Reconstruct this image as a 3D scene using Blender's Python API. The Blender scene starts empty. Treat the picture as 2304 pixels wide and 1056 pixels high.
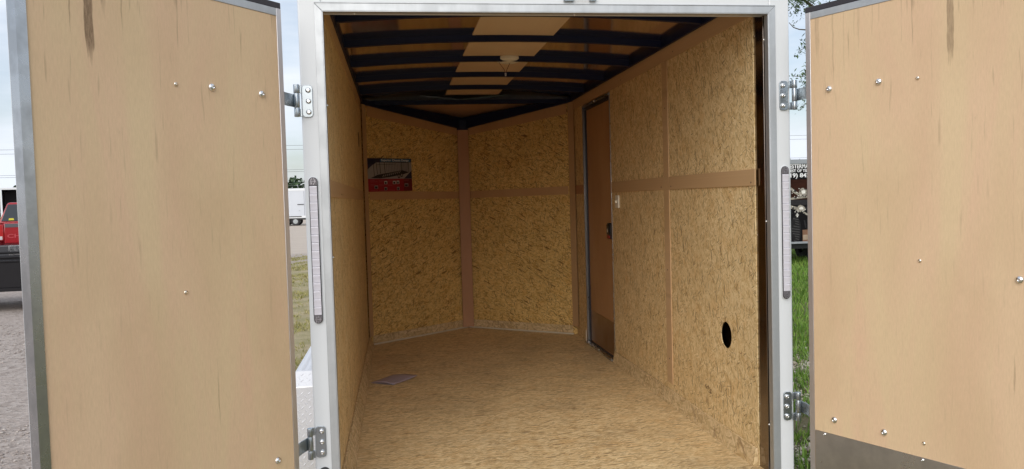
import bpy, math, random
import numpy as np
from mathutils import Vector, Matrix

R_ = math.radians
S = bpy.context.scene
COL = S.collection
random.seed(7)
rng = np.random.default_rng(11)

# ------------------------------------------------------------------ camera
cd = bpy.data.cameras.new('camera')
cam = bpy.data.objects.new('camera', cd); COL.objects.link(cam)
right = Vector((0.9891074, -0.14441806, -0.02846015))
up = Vector((0.0345726, 0.03999269, 0.99860168))
fwd = Vector((0.14307792, 0.98870825, -0.04454998))
cam.matrix_world = Matrix(((right.x, up.x, -fwd.x, 0), (right.y, up.y, -fwd.y, 0),
                           (right.z, up.z, -fwd.z, 1.62), (0, 0, 0, 1)))
cd.sensor_width = 36.0
cd.lens = 1780 / 2304 * 36
cd.clip_start = 0.05; cd.clip_end = 3000
S.camera = cam

# ------------------------------------------------------------------ sky, sun, exposure
SUN_DIR = Vector((-0.40, -1.0, 0.68)).normalized()
sun_el = math.asin(SUN_DIR.z); sun_rot = math.atan2(SUN_DIR.x, SUN_DIR.y)
W = bpy.data.worlds.new('World'); S.world = W; W.use_nodes = True
wn, wl = W.node_tree.nodes, W.node_tree.links
wn.clear()
wo = wn.new('ShaderNodeOutputWorld'); wb = wn.new('ShaderNodeBackground')
wb.inputs['Strength'].default_value = 0.10
sky = wn.new('ShaderNodeTexSky'); sky.sky_type = 'NISHITA'; sky.sun_disc = False
sky.sun_elevation = sun_el; sky.sun_rotation = sun_rot; sky.dust_density = 2.0; sky.air_density = 1.0
tcw = wn.new('ShaderNodeTexCoord'); mpw = wn.new('ShaderNodeMapping')
mpw.inputs['Scale'].default_value = (1.6, 1.6, 6.0)
nzw = wn.new('ShaderNodeTexNoise'); nzw.inputs['Scale'].default_value = 1.7
nzw.inputs['Detail'].default_value = 7; nzw.inputs['Roughness'].default_value = 0.55
rmw = wn.new('ShaderNodeValToRGB')
rmw.color_ramp.elements[0].position = 0.36; rmw.color_ramp.elements[0].color = (0.30, 0.30, 0.30, 1)
rmw.color_ramp.elements[1].position = 0.62; rmw.color_ramp.elements[1].color = (1, 1, 1, 1)
mxw = wn.new('ShaderNodeMix'); mxw.data_type = 'RGBA'
mxw.inputs['B'].default_value = (6.9, 7.35, 8.1, 1)
wl.new(tcw.outputs['Generated'], mpw.inputs['Vector']); wl.new(mpw.outputs['Vector'], nzw.inputs['Vector'])
wl.new(nzw.outputs['Fac'], rmw.inputs['Fac']); wl.new(rmw.outputs['Color'], mxw.inputs['Factor'])
wl.new(sky.outputs['Color'], mxw.inputs['A']); wl.new(mxw.outputs['Result'], wb.inputs['Color'])
wl.new(wb.outputs['Background'], wo.inputs['Surface'])

sd = bpy.data.lights.new('sun', 'SUN'); sd.energy = 1.5; sd.angle = R_(60); sd.color = (1.0, 0.965, 0.91)
sun = bpy.data.objects.new('sun', sd); COL.objects.link(sun)
sun.rotation_euler = (-SUN_DIR).to_track_quat('-Z', 'Y').to_euler()
S.view_settings.view_transform = 'Standard'; S.view_settings.look = 'None'
S.view_settings.exposure = 0.42; S.view_settings.gamma = 1.0; S.view_settings.use_curve_mapping = False
S.cycles.max_bounces = 14; S.cycles.diffuse_bounces = 8; S.cycles.glossy_bounces = 6
S.cycles.use_denoising = True
S.cycles.sample_clamp_indirect = 6.0

# ------------------------------------------------------------------ material helpers
class NT:
    def __init__(s, name):
        m = bpy.data.materials.new(name); m.use_nodes = True
        s.m, s.n, s.l = m, m.node_tree.nodes, m.node_tree.links
        s.b = s.n['Principled BSDF']
    def new(s, t, **kw):
        o = s.n.new(t)
        for k, v in kw.items(): setattr(o, k, v)
        return o
    def put(s, sock, v):
        if isinstance(v, bpy.types.NodeSocket): s.l.new(v, sock)
        elif isinstance(v, (tuple, list)) and len(v) == 3 and sock.type == 'RGBA': sock.default_value = (*v, 1)
        else: sock.default_value = v
    def math(s, op, a, b=0.0, c=None, clamp=False):
        o = s.new('ShaderNodeMath', operation=op, use_clamp=clamp)
        s.put(o.inputs[0], a); s.put(o.inputs[1], b)
        if c is not None: s.put(o.inputs[2], c)
        return o.outputs[0]
    def coord(s, kind='Object'):
        return s.new('ShaderNodeTexCoord').outputs[kind]
    def map(s, v, scale=(1, 1, 1), rot=0, loc=(0, 0, 0)):
        o = s.new('ShaderNodeMapping', vector_type='TEXTURE'); s.put(o.inputs['Vector'], v)
        o.inputs['Scale'].default_value = tuple(1 / q for q in scale); o.inputs['Rotation'].default_value = (0, 0, rot)
        o.inputs['Location'].default_value = loc
        return o.outputs[0]
    def noise(s, v, scale=1, detail=4, rough=.5, dist=0, out=0):
        o = s.new('ShaderNodeTexNoise'); s.put(o.inputs['Vector'], v)
        o.inputs['Scale'].default_value = scale; o.inputs['Detail'].default_value = detail
        o.inputs['Roughness'].default_value = rough; o.inputs['Distortion'].default_value = dist
        return o.outputs[out]
    def voro(s, v, scale=1, rnd=1.0):
        o = s.new('ShaderNodeTexVoronoi', voronoi_dimensions='2D'); s.put(o.inputs['Vector'], v)
        o.inputs['Scale'].default_value = scale; o.inputs['Randomness'].default_value = rnd
        return o
    def ramp(s, f, stops, interp='LINEAR'):
        o = s.new('ShaderNodeValToRGB'); s.put(o.inputs[0], f); cr = o.color_ramp; cr.interpolation = interp
        while len(cr.elements) < len(stops): cr.elements.new(0.5)
        for e, (p, c) in zip(cr.elements, stops):
            e.position = p; e.color = (*c, 1) if isinstance(c, (tuple, list)) else (c, c, c, 1)
        return o.outputs[0]
    def mix(s, f, a, b, mode='MIX'):
        o = s.new('ShaderNodeMix', data_type='RGBA', blend_type=mode)
        s.put(o.inputs['Factor'], f); s.put(o.inputs['A'], a); s.put(o.inputs['B'], b)
        return o.outputs['Result']
    def bump(s, h, strength=.2, dist=.002):
        o = s.new('ShaderNodeBump'); o.inputs['Strength'].default_value = strength
        o.inputs['Distance'].default_value = dist; s.put(o.inputs['Height'], h)
        s.l.new(o.outputs[0], s.b.inputs['Normal'])
    def done(s, color=None, rough=None, metal=None, spec=None, **kw):
        if color is not None: s.put(s.b.inputs['Base Color'], color)
        if rough is not None: s.put(s.b.inputs['Roughness'], rough)
        if metal is not None: s.put(s.b.inputs['Metallic'], metal)
        if spec is not None: s.put(s.b.inputs['Specular IOR Level'], spec)
        for k, v in kw.items(): s.put(s.b.inputs[k], v)
        return s.m

def simple(name, color, rough=.5, metal=0., var=.08, scale=14, spec=None, coat=None):
    t = NT(name)
    n = t.noise(t.coord(), scale, 5, .6)
    c = t.mix(n, tuple(x * (1 - var) for x in color), tuple(min(1, x * (1 + var)) for x in color))
    r = t.math('ADD', t.math('MULTIPLY', n, .16), rough - .08, clamp=True)
    kw = {}
    if coat: kw['Coat Weight'] = coat
    return t.done(c, r, metal, spec, **kw)

def osb(name, dark, mid, light, fleck, knot=None, along=0.0, scale=1.0, rough=.62, dirt=0.0, amt=.8, chips=.93, spread=1.0, wob=.05):
    """strand board: several layers of long flakes lying at different angles, thin dark chips on top.
    spread = how far the flakes turn away from the main direction (1 = all ways)"""
    t = NT(name)
    uv = t.coord('UV')
    w1 = t.noise(uv, 7 * scale, 2, .5, out=1)
    sub = t.new('ShaderNodeVectorMath', operation='SUBTRACT'); t.put(sub.inputs[0], w1); sub.inputs[1].default_value = (.5, .5, .5)
    scl = t.new('ShaderNodeVectorMath', operation='SCALE'); t.put(scl.inputs[0], sub.outputs[0]); scl.inputs['Scale'].default_value = wob / scale
    add = t.new('ShaderNodeVectorMath', operation='ADD'); t.put(add.inputs[0], uv); t.put(add.inputs[1], scl.outputs[0])
    p = add.outputs[0]
    val, chip = None, None
    for i, a in enumerate((0.0, .75, -.75, 1.5, .35, -.4)):
        k = 1 + .12 * (i % 3)
        v = t.voro(t.map(p, (scale * 15 * k, scale * 92 * k, 1), along + a * spread, (3.1 * i, 1.7 * i, 0)), 1)
        sp = t.new('ShaderNodeSeparateColor'); t.put(sp.inputs[0], v.outputs['Color'])
        shade = t.math('SUBTRACT', sp.outputs[0], t.math('MULTIPLY', v.outputs['Distance'], .18))
        if val is None: val = shade
        else:
            m = t.math('MULTIPLY', t.math('GREATER_THAN', sp.outputs[1], .60), t.math('LESS_THAN', v.outputs['Distance'], .52))
            mx = t.new('ShaderNodeMix', data_type='FLOAT')
            t.put(mx.inputs[0], m); t.put(mx.inputs[2], val); t.put(mx.inputs[3], shade)
            val = mx.outputs[0]
    dens = t.math('MULTIPLY', t.math('SUBTRACT', t.noise(uv, 5.5, 4, .65), .5), .30)
    for i, a in enumerate((0.15, .9, -.85, 1.55, .5, .2)):
        k = (1., .75, 1.35, .9, 1.2, .42)[i]
        v = t.voro(t.map(p, (scale * 19 * k, scale * 135 * k, 1), along + a * spread, (7.7 * i, 2.9 * i + 4, 0)), 1)
        sp = t.new('ShaderNodeSeparateColor'); t.put(sp.inputs[0], v.outputs['Color'])
        m = t.math('MULTIPLY', t.math('GREATER_THAN', t.math('ADD', sp.outputs[2], dens), chips), t.math('LESS_THAN', v.outputs['Distance'], .40))
        m = t.math('MULTIPLY', m, t.math('ADD', t.math('MULTIPLY', sp.outputs[0], .75), .25))
        chip = m if chip is None else t.math('MAXIMUM', chip, m)
    fine = t.noise(t.map(p, (60 * scale, 330 * scale, 1), along), 1, 2, .6)
    val = t.math('ADD', t.math('MULTIPLY', val, .82), t.math('MULTIPLY', fine, .18))
    col = t.ramp(val, [(.08, dark), (.30, mid), (.52, tuple(.55 * a_ + .45 * b_ for a_, b_ in zip(mid, light))), (.80, light)])
    big = t.noise(uv, 2.6, 4, .6)
    col = t.mix(t.math('MULTIPLY', t.ramp(big, [(.4, 0.), (.7, 1.)]), .30), col, tuple(x * .74 for x in mid))
    amb = t.ramp(t.noise(uv, 9, 4, .6), [(.52, 0.), (.68, 1.)])
    col = t.mix(t.math('MULTIPLY', amb, .35), col, (mid[0] * .95, mid[1] * .80, mid[2] * .62))
    col = t.mix(t.math('MULTIPLY', chip, amt), col, fleck)
    if knot:
        sp3 = t.new('ShaderNodeSeparateXYZ'); t.put(sp3.inputs[0], t.coord('Object'))
        dy = t.math('DIVIDE', t.math('SUBTRACT', sp3.outputs[1], knot[0]), .045); dz = t.math('DIVIDE', t.math('SUBTRACT', sp3.outputs[2], knot[1]), .016)
        dz = t.math('ADD', dz, t.math('MULTIPLY', dy, -.55))
        rr_ = t.math('ADD', t.math('MULTIPLY', dy, dy), t.math('MULTIPLY', dz, dz))
        km = t.math('MULTIPLY', t.math('LESS_THAN', rr_, 1.0), t.math('GREATER_THAN', t.noise(t.map(t.coord('Object'), (60, 60, 90)), 1, 3, .6), .47))
        col = t.mix(t.math('MULTIPLY', km, .8), col, fleck)
    if dirt > 0:
        d = t.ramp(t.noise(uv, 1.7, 6, .7), [(.50, 0.), (.70, 1.)])
        col = t.mix(t.math('MULTIPLY', d, dirt), col, (.20, .145, .095))
    t.bump(t.math('SUBTRACT', val, t.math('MULTIPLY', chip, .5)), .30, .0012)
    return t.done(col, rough, 0, .35)

def plywood(name, base, pink, brown, stains=(), flecks=.5, axis_u=0, rough=.55, sc=1.0):
    """veneer with grain along z of the object; stains = (x, z_end, half width, strength)"""
    t = NT(name)
    oc = t.coord('Object')
    sep = t.new('ShaderNodeSeparateXYZ'); t.put(sep.inputs[0], oc)
    x, z = sep.outputs[axis_u], sep.outputs[2]
    cmb = t.new('ShaderNodeCombineXYZ'); t.put(cmb.inputs[0], x); t.put(cmb.inputs[1], z)
    v = cmb.outputs[0]
    g1 = t.noise(t.map(v, (5.5 * sc, .7, 1)), 1, 6, .62, .9)
    g2 = t.noise(t.map(v, (240, 34, 1)), 1, 4, .75)
    g3 = t.noise(t.map(v, (3.2, 1.4, 1), 0, (5, 2, 0)), 1, 3, .5, .5)
    c = t.mix(t.ramp(g1, [(.38, 0.), (.62, 1.)]), base, pink)
    c = t.mix(t.math('MULTIPLY', t.ramp(g3, [(.42, 0.), (.68, 1.)]), .6), c, brown)
    c = t.mix(t.math('MULTIPLY', t.ramp(g2, [(.3, 0.), (.75, 1.)]), .30), c, tuple(q * .66 for q in brown))
    # short dark pores, more of them towards the top of the sheet
    fl = t.noise(t.map(v, (75, 4.5, 1), 0, (1, 7, 0)), 1, 2, .5)
    top = t.ramp(t.math('MULTIPLY', z, .4), [(.55, .25), (.9, 1.)])
    fm = t.math('MULTIPLY', t.ramp(fl, [(.63, 0.), (.72, 1.)]), top)
    spot = t.ramp(t.noise(t.map(v, (17, 9, 1), 0, (2, 9, 0)), 1, 2, .4), [(.745, 0.), (.79, 1.)])
    fm = t.math('MAXIMUM', fm, t.math('MULTIPLY', spot, .7))
    c = t.mix(t.math('MULTIPLY', fm, flecks), c, tuple(q * .45 for q in brown))
    wob = t.math('MULTIPLY', t.math('SUBTRACT', t.noise(t.map(v, (4, 6, 1), 0, (3, 3, 0)), 1, 3, .6), .5), .018)
    edge = t.math('MULTIPLY', t.math('SUBTRACT', t.noise(t.map(v, (220, 12, 1)), 1, 3, .6), .5), .10)
    for (x0, z0, hw, st, *z9) in stains:
        dz = t.math('ADD', t.math('SUBTRACT', z, z0), edge)
        run = t.math('MULTIPLY', dz, 13, clamp=True)
        if z9: run = t.math('MULTIPLY', run, t.math('MULTIPLY', t.math('SUBTRACT', z9[0], z), 10, clamp=True))
        wd = t.math('MULTIPLY', t.math('POWER', run, .55), hw)
        dx = t.math('ABSOLUTE', t.math('ADD', t.math('SUBTRACT', x, x0), wob))
        m = t.math('MULTIPLY', t.math('MULTIPLY', t.math('SUBTRACT', wd, dx), 420, clamp=True), run)
        m = t.math('MULTIPLY', m, t.math('ADD', t.math('MULTIPLY', g2, 1.1), .25, clamp=True))
        c = t.mix(t.math('MULTIPLY', m, st), c, (.155, .095, .052))
    t.bump(g2, .08, .0006)
    return t.done(c, rough, 0, .3)

def metal(name, color, rough, streak=.12, metallic=1.0, mottle=0.0, sc=1.0):
    t = NT(name)
    oc = t.coord('Object')
    n = t.noise(t.map(oc, (30 * sc, 30 * sc, 3 * sc)), 1, 4, .6)
    n2 = t.noise(oc, 9 * sc, 4, .6)
    c = t.mix(n, tuple(x * (1 - streak) for x in color), tuple(min(1, x * (1 + streak * .6)) for x in color))
    if mottle:
        c = t.mix(t.math('MULTIPLY', t.ramp(n2, [(.45, 0.), (.6, 1.)]), mottle), c, tuple(x * .62 for x in color))
    r = t.math('ADD', t.math('MULTIPLY', n2, .25), rough - .12, clamp=True)
    return t.done(c, r, metallic)

M = {}
M['white'] = simple('white_paint', (.66, .68, .695), .38, 0, .03, 5)
M['alum'] = metal('mill_aluminium', (.52, .54, .555), .48, .18, metallic=.8, mottle=.2)
M['alum_edge'] = metal('door_edge_aluminium', (.56, .57, .58), .28, .10, mottle=.5)
M['jamb'] = metal('side_door_jamb_metal', (.30, .30, .31), .3, .15)
M['alum_thin'] = metal('thin_edge_aluminium', (.70, .67, .67), .45, .1)
M['zinc'] = metal('zinc_plate', (.40, .44, .47), .27, .06)
M['bolt'] = metal('bolt_steel', (.82, .82, .82), .14, .03)
M['screw'] = metal('screw_steel', (.75, .68, .58), .2, .05)
M['nail'] = simple('dull_nail', (.06, .04, .03), .5)
M['plate'] = metal('kick_plate_steel', (.60, .575, .55), .30, .14, mottle=.35)
M['tread'] = metal('tread_plate', (.84, .84, .86), .46, .05, metallic=.55)
M['navy'] = simple('dark_navy_paint', (.0075, .0125, .044), .42, 0, .1, 8, spec=.22)
M['ceiling'] = simple('roof_sheet_inside', (.92, .82, .75), .10, 1., .03, 2)
M['nose_ceiling'] = simple('nose_roof_sheet', (.80, .62, .48), .5, 1., .05, 3)
M['skin_in'] = simple('side_sheet_inside', (.25, .21, .185), .14, 1., .1, 6)
M['side_plate'] = metal('brown_kick_plate', (.30, .175, .09), .34, .1, metallic=.8)
M['black'] = simple('black_plastic', (.012, .012, .013), .4)
M['rubber'] = simple('black_rubber', (.02, .019, .022), .6)
M['seal'] = simple('dark_door_seal', (.028, .025, .032), .5)
M['red_tab'] = simple('red_plastic', (.30, .012, .012), .4)
M['ivory'] = simple('ivory_plastic', (.82, .78, .66), .4)
M['paper'] = simple('pale_lilac_paper', (.38, .315, .36), .6)
M['wire'] = simple('red_wire', (.16, .02, .012), .5)
M['nut'] = simple('grey_wire_nut', (.45, .46, .52), .4)
M['caulk'] = simple('caulk_bead', (.62, .56, .44), .6)
M['cove'] = osb('bottom_trim_board', (.44, .31, .15), (.58, .425, .22), (.74, .57, .34), (.20, .11, .05), along=.3, scale=.9, amt=.6)
M['osb'] = osb('strand_board_wall', (.50, .30, .085), (.67, .435, .14), (.84, .61, .25), (.075, .028, .006), along=.25, scale=1.45, amt=.80, chips=.91)
M['osb_side'] = osb('strand_board_side_wall', (.52, .345, .15), (.69, .50, .245), (.85, .67, .39), (.13, .06, .016), knot=(3.70, .655), along=1.2, scale=1.45, amt=.75, chips=.945)
M['osb_floor'] = osb('strand_board_floor', (.50, .34, .16), (.68, .49, .25), (.87, .69, .41), (.12, .06, .022), along=0.0, scale=1.5,
                     rough=.5, dirt=.35, spread=.45, amt=.70, chips=.93, wob=.02)
M['strip'] = plywood('wood_trim_strip', (.60, .41, .225), (.61, .41, .235), (.52, .335, .17), flecks=.3)
M['strip_nose'] = plywood('nose_wood_strip', (.57, .345, .165), (.58, .345, .17), (.49, .28, .13), flecks=.3)
M['strip_red'] = plywood('reddish_wood_strip', (.50, .275, .15), (.52, .28, .155), (.42, .215, .11), flecks=.4)
M['sidedoor'] = plywood('side_door_veneer', (.50, .285, .135), (.52, .295, .15), (.41, .215, .095), axis_u=1, flecks=.4)
M['ceil_strip'] = plywood('ceiling_strip_veneer', (.78, .61, .41), (.79, .60, .41), (.71, .52, .33), flecks=.1)
DB, DP, DR = (.72, .55, .34), (.73, .505, .335), (.60, .425, .255)
M['ply_l'] = plywood('left_door_veneer', DB, DP, DR, ((.700, 2.005, .014, .95), (.655, 2.15, .010, .55), (.752, 2.07, .003, .6),
                     (.618, 2.005, .006, .8, 2.022), (.33, .90, .0028, .5, 1.16), (.60, 2.09, .003, .5), (.56, 2.0, .0022, .5, 2.05), (.03, 2.2, .02, .35)))
M['ply_r'] = plywood('right_door_veneer', DB, DP, DR, ((.548, 2.005, .012, .62), (.115, 2.0, .004, .3), (.22, 2.10, .004, .22), (.275, 2.12, .003, .22),
                     (.30, 2.17, .004, .2), (.16, 1.99, .003, .18), (.62, 2.14, .004, .3), (.742, .93, .004, .5, 1.12), (.05, 2.1, .01, .25)))

def lens_mat():
    t = NT('pale_lamp_lens')
    return t.done((.80, .78, .84), .16, 0, .6, **{'Transmission Weight': .25, 'Subsurface Weight': 0.0})
M['lens'] = lens_mat()
M['cap_base'] = simple('grey_cap', (.13, .12, .13), .45)
M['cap'] = metal('embossed_cap', (.42, .40, .43), .35, .3)

# ------------------------------------------------------------------ mesh helpers
class MB:
    def __init__(s): s.v, s.f = [], []
    def add(s, vs, fs):
        o = len(s.v); s.v += [tuple(v) for v in vs]; s.f += [tuple(i + o for i in f) for f in fs]; return s
    def box(s, x0, x1, y0, y1, z0, z1):
        return s.add([(x0, y0, z0), (x1, y0, z0), (x1, y1, z0), (x0, y1, z0), (x0, y0, z1), (x1, y0, z1), (x1, y1, z1), (x0, y1, z1)],
                     [(0, 3, 2, 1), (4, 5, 6, 7), (0, 1, 5, 4), (1, 2, 6, 5), (2, 3, 7, 6), (3, 0, 4, 7)])
    def hexa(s, p):   # 8 points: 4 at one end, 4 at the other, in matching order
        return s.add(p, [(0, 3, 2, 1), (4, 5, 6, 7), (0, 1, 5, 4), (1, 2, 6, 5), (2, 3, 7, 6), (3, 0, 4, 7)])
    def prism(s, poly, d):   # poly: 3d points, extruded by vector d
        n = len(poly); d = Vector(d)
        vs = [Vector(p) for p in poly] + [Vector(p) + d for p in poly]
        fs = [tuple(range(n))[::-1], tuple(range(n, 2 * n))] + [(i, (i + 1) % n, n + (i + 1) % n, n + i) for i in range(n)]
        return s.add(vs, fs)
    def cyl(s, a, b, r, n=16, r2=None):
        a, b = Vector(a), Vector(b); d = (b - a).normalized(); r2 = r if r2 is None else r2
        u = d.orthogonal().normalized(); w = d.cross(u)
        vs = []
        for c, rr in ((a, r), (b, r2)):
            for i in range(n):
                t = 2 * math.pi * i / n; vs.append(c + (u * math.cos(t) + w * math.sin(t)) * rr)
        return s.add(vs, [tuple(range(n))[::-1], tuple(range(n, 2 * n))] + [(i, (i + 1) % n, n + (i + 1) % n, n + i) for i in range(n)])
    def lathe(s, a, d, prof, n=20):   # prof: (radius, distance along d)
        a, d = Vector(a), Vector(d).normalized(); u = d.orthogonal().normalized(); w = d.cross(u)
        vs, fs = [], []
        for (r, h) in prof:
            for i in range(n):
                t = 2 * math.pi * i / n; vs.append(a + d * h + (u * math.cos(t) + w * math.sin(t)) * max(r, 1e-5))
        for k in range(len(prof) - 1):
            for i in range(n): fs.append((k * n + i, k * n + (i + 1) % n, (k + 1) * n + (i + 1) % n, (k + 1) * n + i))
        return s.add(vs, fs)
    def tube(s, pts, r, n=8):
        pts = [Vector(p) for p in pts]; vs, fs = [], []; pu = None
        for i, p in enumerate(pts):
            d = (pts[min(i + 1, len(pts) - 1)] - pts[max(i - 1, 0)]).normalized()
            u = d.orthogonal().normalized() if pu is None else (pu - d * pu.dot(d)).normalized(); pu = u
            w = d.cross(u); rr = r[i] if isinstance(r, (list, tuple)) else r
            for k in range(n):
                t = 2 * math.pi * k / n; vs.append(p + (u * math.cos(t) + w * math.sin(t)) * rr)
        for i in range(len(pts) - 1):
            for k in range(n): fs.append((i * n + k, i * n + (k + 1) % n, (i + 1) * n + (k + 1) % n, (i + 1) * n + k))
        fs += [tuple(range(n))[::-1], tuple(range((len(pts) - 1) * n, len(pts) * n))]
        return s.add(vs, fs)
    def build(s, name, mat, parent=None, bevel=0, smooth=False, seg=2, loc=None, uvoff=None):
        me = bpy.data.meshes.new(name); me.from_pydata(s.v, [], s.f); me.update()
        uv_box(me, uvoff if uvoff is not None else (random.random() * 5, random.random() * 5))
        return put(name, me, mat, parent, bevel, smooth, seg, loc)

def uv_box(me, off=(0, 0)):
    uvl = me.uv_layers.new(name='UVMap').data
    for p in me.polygons:
        n = p.normal; ax = max(range(3), key=lambda i: abs(n[i]))
        for li in p.loop_indices:
            c = me.vertices[me.loops[li].vertex_index].co
            a, b = ((c.y, c.z), (c.x, c.z), (c.x, c.y))[ax]
            uvl[li].uv = (a + off[0], b + off[1])

def put(name, me, mat, parent=None, bevel=0, smooth=False, seg=2, loc=None):
    o = bpy.data.objects.new(name, me); COL.objects.link(o)
    if mat is not None: me.materials.append(mat)
    if parent is not None: o.parent = parent
    if loc is not None: o.location = loc
    if bevel:
        b = o.modifiers.new('bevel', 'BEVEL'); b.width = bevel; b.segments = seg; b.limit_method = 'ANGLE'; b.angle_limit = R_(40)
        smooth = True
    if smooth:
        for p in me.polygons: p.use_smooth = True
        try: me.set_sharp_from_angle(angle=R_(42))
        except Exception: pass
    return o

def empty(name, loc=(0, 0, 0), rz=0.0, parent=None):
    o = bpy.data.objects.new(name, None); COL.objects.link(o); o.location = loc; o.rotation_euler = (0, 0, rz)
    o.empty_display_size = .2
    if parent is not None: o.parent = parent
    return o
def tag(o, label, cat, group=None, kind=None):
    o['label'] = label
    if cat: o['category'] = cat
    if group: o['group'] = group
    if kind: o['kind'] = kind
    return o
def struct(o, label=None):
    o['kind'] = 'structure'
    if label: o['label'] = label
    return o
def twin(o, parent, loc=None, name=None, mat=None):
    c = o.copy(); COL.objects.link(c); c.parent = parent
    if loc is not None: c.location = loc
    return c

def text_mesh(body, w, h, bold=.0):
    """flat lettering in the xz plane, scaled to w by h (cap height), origin bottom left"""
    cu = bpy.data.curves.new('lettering', 'FONT'); cu.body = body; cu.size = 1; cu.offset = bold; cu.extrude = 0
    cu.resolution_u = 3
    ob = bpy.data.objects.new('lettering', cu); COL.objects.link(ob)
    bpy.context.view_layer.update()
    me = bpy.data.meshes.new_from_object(ob.evaluated_get(bpy.context.evaluated_depsgraph_get()))
    bpy.data.objects.remove(ob)
    co = np.array([v.co[:] for v in me.vertices])
    x0, x1 = co[:, 0].min(), co[:, 0].max()
    caps = 0.69
    sx, sz = w / (x1 - x0), h / caps
    for v in me.vertices: v.co = ((v.co.x - x0) * sx, 0, v.co.y * sz)
    me.update()
    return me

# ------------------------------------------------------------------ dimensions (metres; camera at x=0, y=0)
FZ = .4485                  # trailer floor
XL, XR = -.26, 1.496        # faces of the side walls
YF = 3.014                  # rear face of the door frame
YC, YA = 6.58, 7.28         # nose corners, nose tip
XA = .618
OXL, OXR, OZ = -.247, 1.4955, 2.332   # door opening
EXL, EXR = -.335, 1.584     # outer faces of the body
ZT = 2.43

# ------------------------------------------------------------------ ground
def ground_mat():
    t = NT('ground')
    oc = t.coord('Object')
    sep = t.new('ShaderNodeSeparateXYZ'); t.put(sep.inputs[0], oc)
    n1 = t.noise(oc, 1.1, 8, .65); n2 = t.noise(oc, 38, 5, .7); n3 = t.noise(oc, .23, 4, .5)
    v = t.voro(oc, 26); sp = t.new('ShaderNodeSeparateColor'); t.put(sp.inputs[0], v.outputs['Color'])
    grav = t.ramp(t.math('ADD', t.math('MULTIPLY', n2, .6), t.math('MULTIPLY', sp.outputs[0], .4)),
                  [(.22, (.22, .18, .155)), (.46, (.40, .34, .30)), (.80, (.58, .515, .47))])
    grav = t.mix(t.ramp(n1, [(.35, 0.), (.7, .6)]), grav, (.47, .395, .35))
    soil = t.mix(n2, (.09, .075, .04), (.26, .22, .13))
    green = t.mix(n2, (.05, .085, .018), (.12, .16, .04))
    # grassy strip left of the trailer and grass to the right of it
    x, y = sep.outputs[0], sep.outputs[1]
    wob = t.math('MULTIPLY', t.math('SUBTRACT', n1, .5), 3.0)
    xl = t.math('ADD', x, wob)
    right = t.math('MULTIPLY', t.math('SUBTRACT', xl, 1.2), 1.5, clamp=True)
    mid = t.math('MULTIPLY', t.math('SUBTRACT', xl, -3.6), 1.2, clamp=True)
    far = t.math('MULTIPLY', t.math('SUBTRACT', 24.0, t.math('ADD', y, wob)), .6, clamp=True)
    far2 = t.math('MULTIPLY', t.math('SUBTRACT', 140.0, y), .05, clamp=True)
    cut = t.math('MULTIPLY', t.math('ADD', t.math('ADD', x, t.math('MULTIPLY', y, .31)), t.math('MULTIPLY', wob, .3)), 1.5, clamp=True)
    strip = t.math('MULTIPLY', t.math('MULTIPLY', t.math('MULTIPLY', mid, cut), far), t.math('SUBTRACT', 1.0, right))
    dry = t.mix(t.ramp(t.noise(oc, 2.4, 6, .7), [(.42, 0.), (.58, 1.)]), (.46, .38, .23), (.22, .215, .075))
    c = t.mix(strip, grav, t.mix(n2, dry, (.42, .35, .22)))
    c = t.mix(t.math('MULTIPLY', right, far2), c, t.mix(t.ramp(n1, [(.4, 0.), (.6, 1.)]), soil, green))
    road = t.math('MULTIPLY', t.math('MULTIPLY', t.math('SUBTRACT', y, 26.0), .5, clamp=True), t.math('SUBTRACT', 1.0, right))
    c = t.mix(road, c, t.mix(n1, (.50, .42, .34), (.62, .54, .46)))
    c = t.mix(t.math('MULTIPLY', t.math('SUBTRACT', y, 150.0), .02, clamp=True), c, (.16, .20, .07))
    t.bump(t.math('ADD', n2, t.math('MULTIPLY', v.outputs['Distance'], .6)), .7, .03)
    return t.done(c, .9, 0, .2)
g = MB(); g.add([(-1500, -300, 0), (1500, -300, 0), (1500, 2500, 0), (-1500, 2500, 0)], [(0, 1, 2, 3)])
struct(g.build('ground', ground_mat(), uvoff=(0, 0)), 'gravel lot with worn grass strips around the trailer')

# ------------------------------------------------------------------ the cargo trailer
T = empty('cargo_trailer', (0, 0, 0))
tag(T, 'white cargo trailer with both rear doors swung open and a bare strand board interior', 'trailer')

def pbox(name, mat, x0, x1, y0, y1, z0, z1, bevel=0, parent=None, smooth=False):
    return MB().box(x0, x1, y0, y1, z0, z1).build(name, M[mat], parent or T, bevel)

# --- rear door frame: posts, header, sill (white), aluminium edging round the opening
pbox('frame_post', 'white', EXL, OXL - .003, YF, YF + .045, .34, 2.63, .006)
pbox('frame_post', 'white', OXR + .003, EXR, YF, YF + .045, .34, 2.63, .006)
def grimy():
    t = NT('grimy_white_paint')
    sp = t.new('ShaderNodeSeparateXYZ'); t.put(sp.inputs[0], t.coord('Object'))
    dx = t.math('DIVIDE', t.math('SUBTRACT', sp.outputs[0], .735), .045); dz = t.math('DIVIDE', t.math('SUBTRACT', sp.outputs[2], 2.405), .055)
    rr_ = t.math('ADD', t.math('MULTIPLY', dx, dx), t.math('MULTIPLY', dz, dz))
    n = t.noise(t.coord('Object'), 30, 5, .65)
    m = t.math('MULTIPLY', t.math('SUBTRACT', 1.15, rr_, clamp=True), t.ramp(n, [(.3, .2), (.65, 1.)]))
    return t.done(t.mix(t.math('MULTIPLY', m, .75), (.66, .68, .695), (.23, .20, .16)), .4)
M['grimy'] = grimy()
pbox('header', 'grimy', OXL - .003, OXR + .003, YF + .001, YF + .074, OZ + .003, 2.62, .002)
pbox('sill', 'alum', OXL - .003, OXR + .003, YF + .001, YF + .074, .34, FZ - .006, .003)
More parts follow.
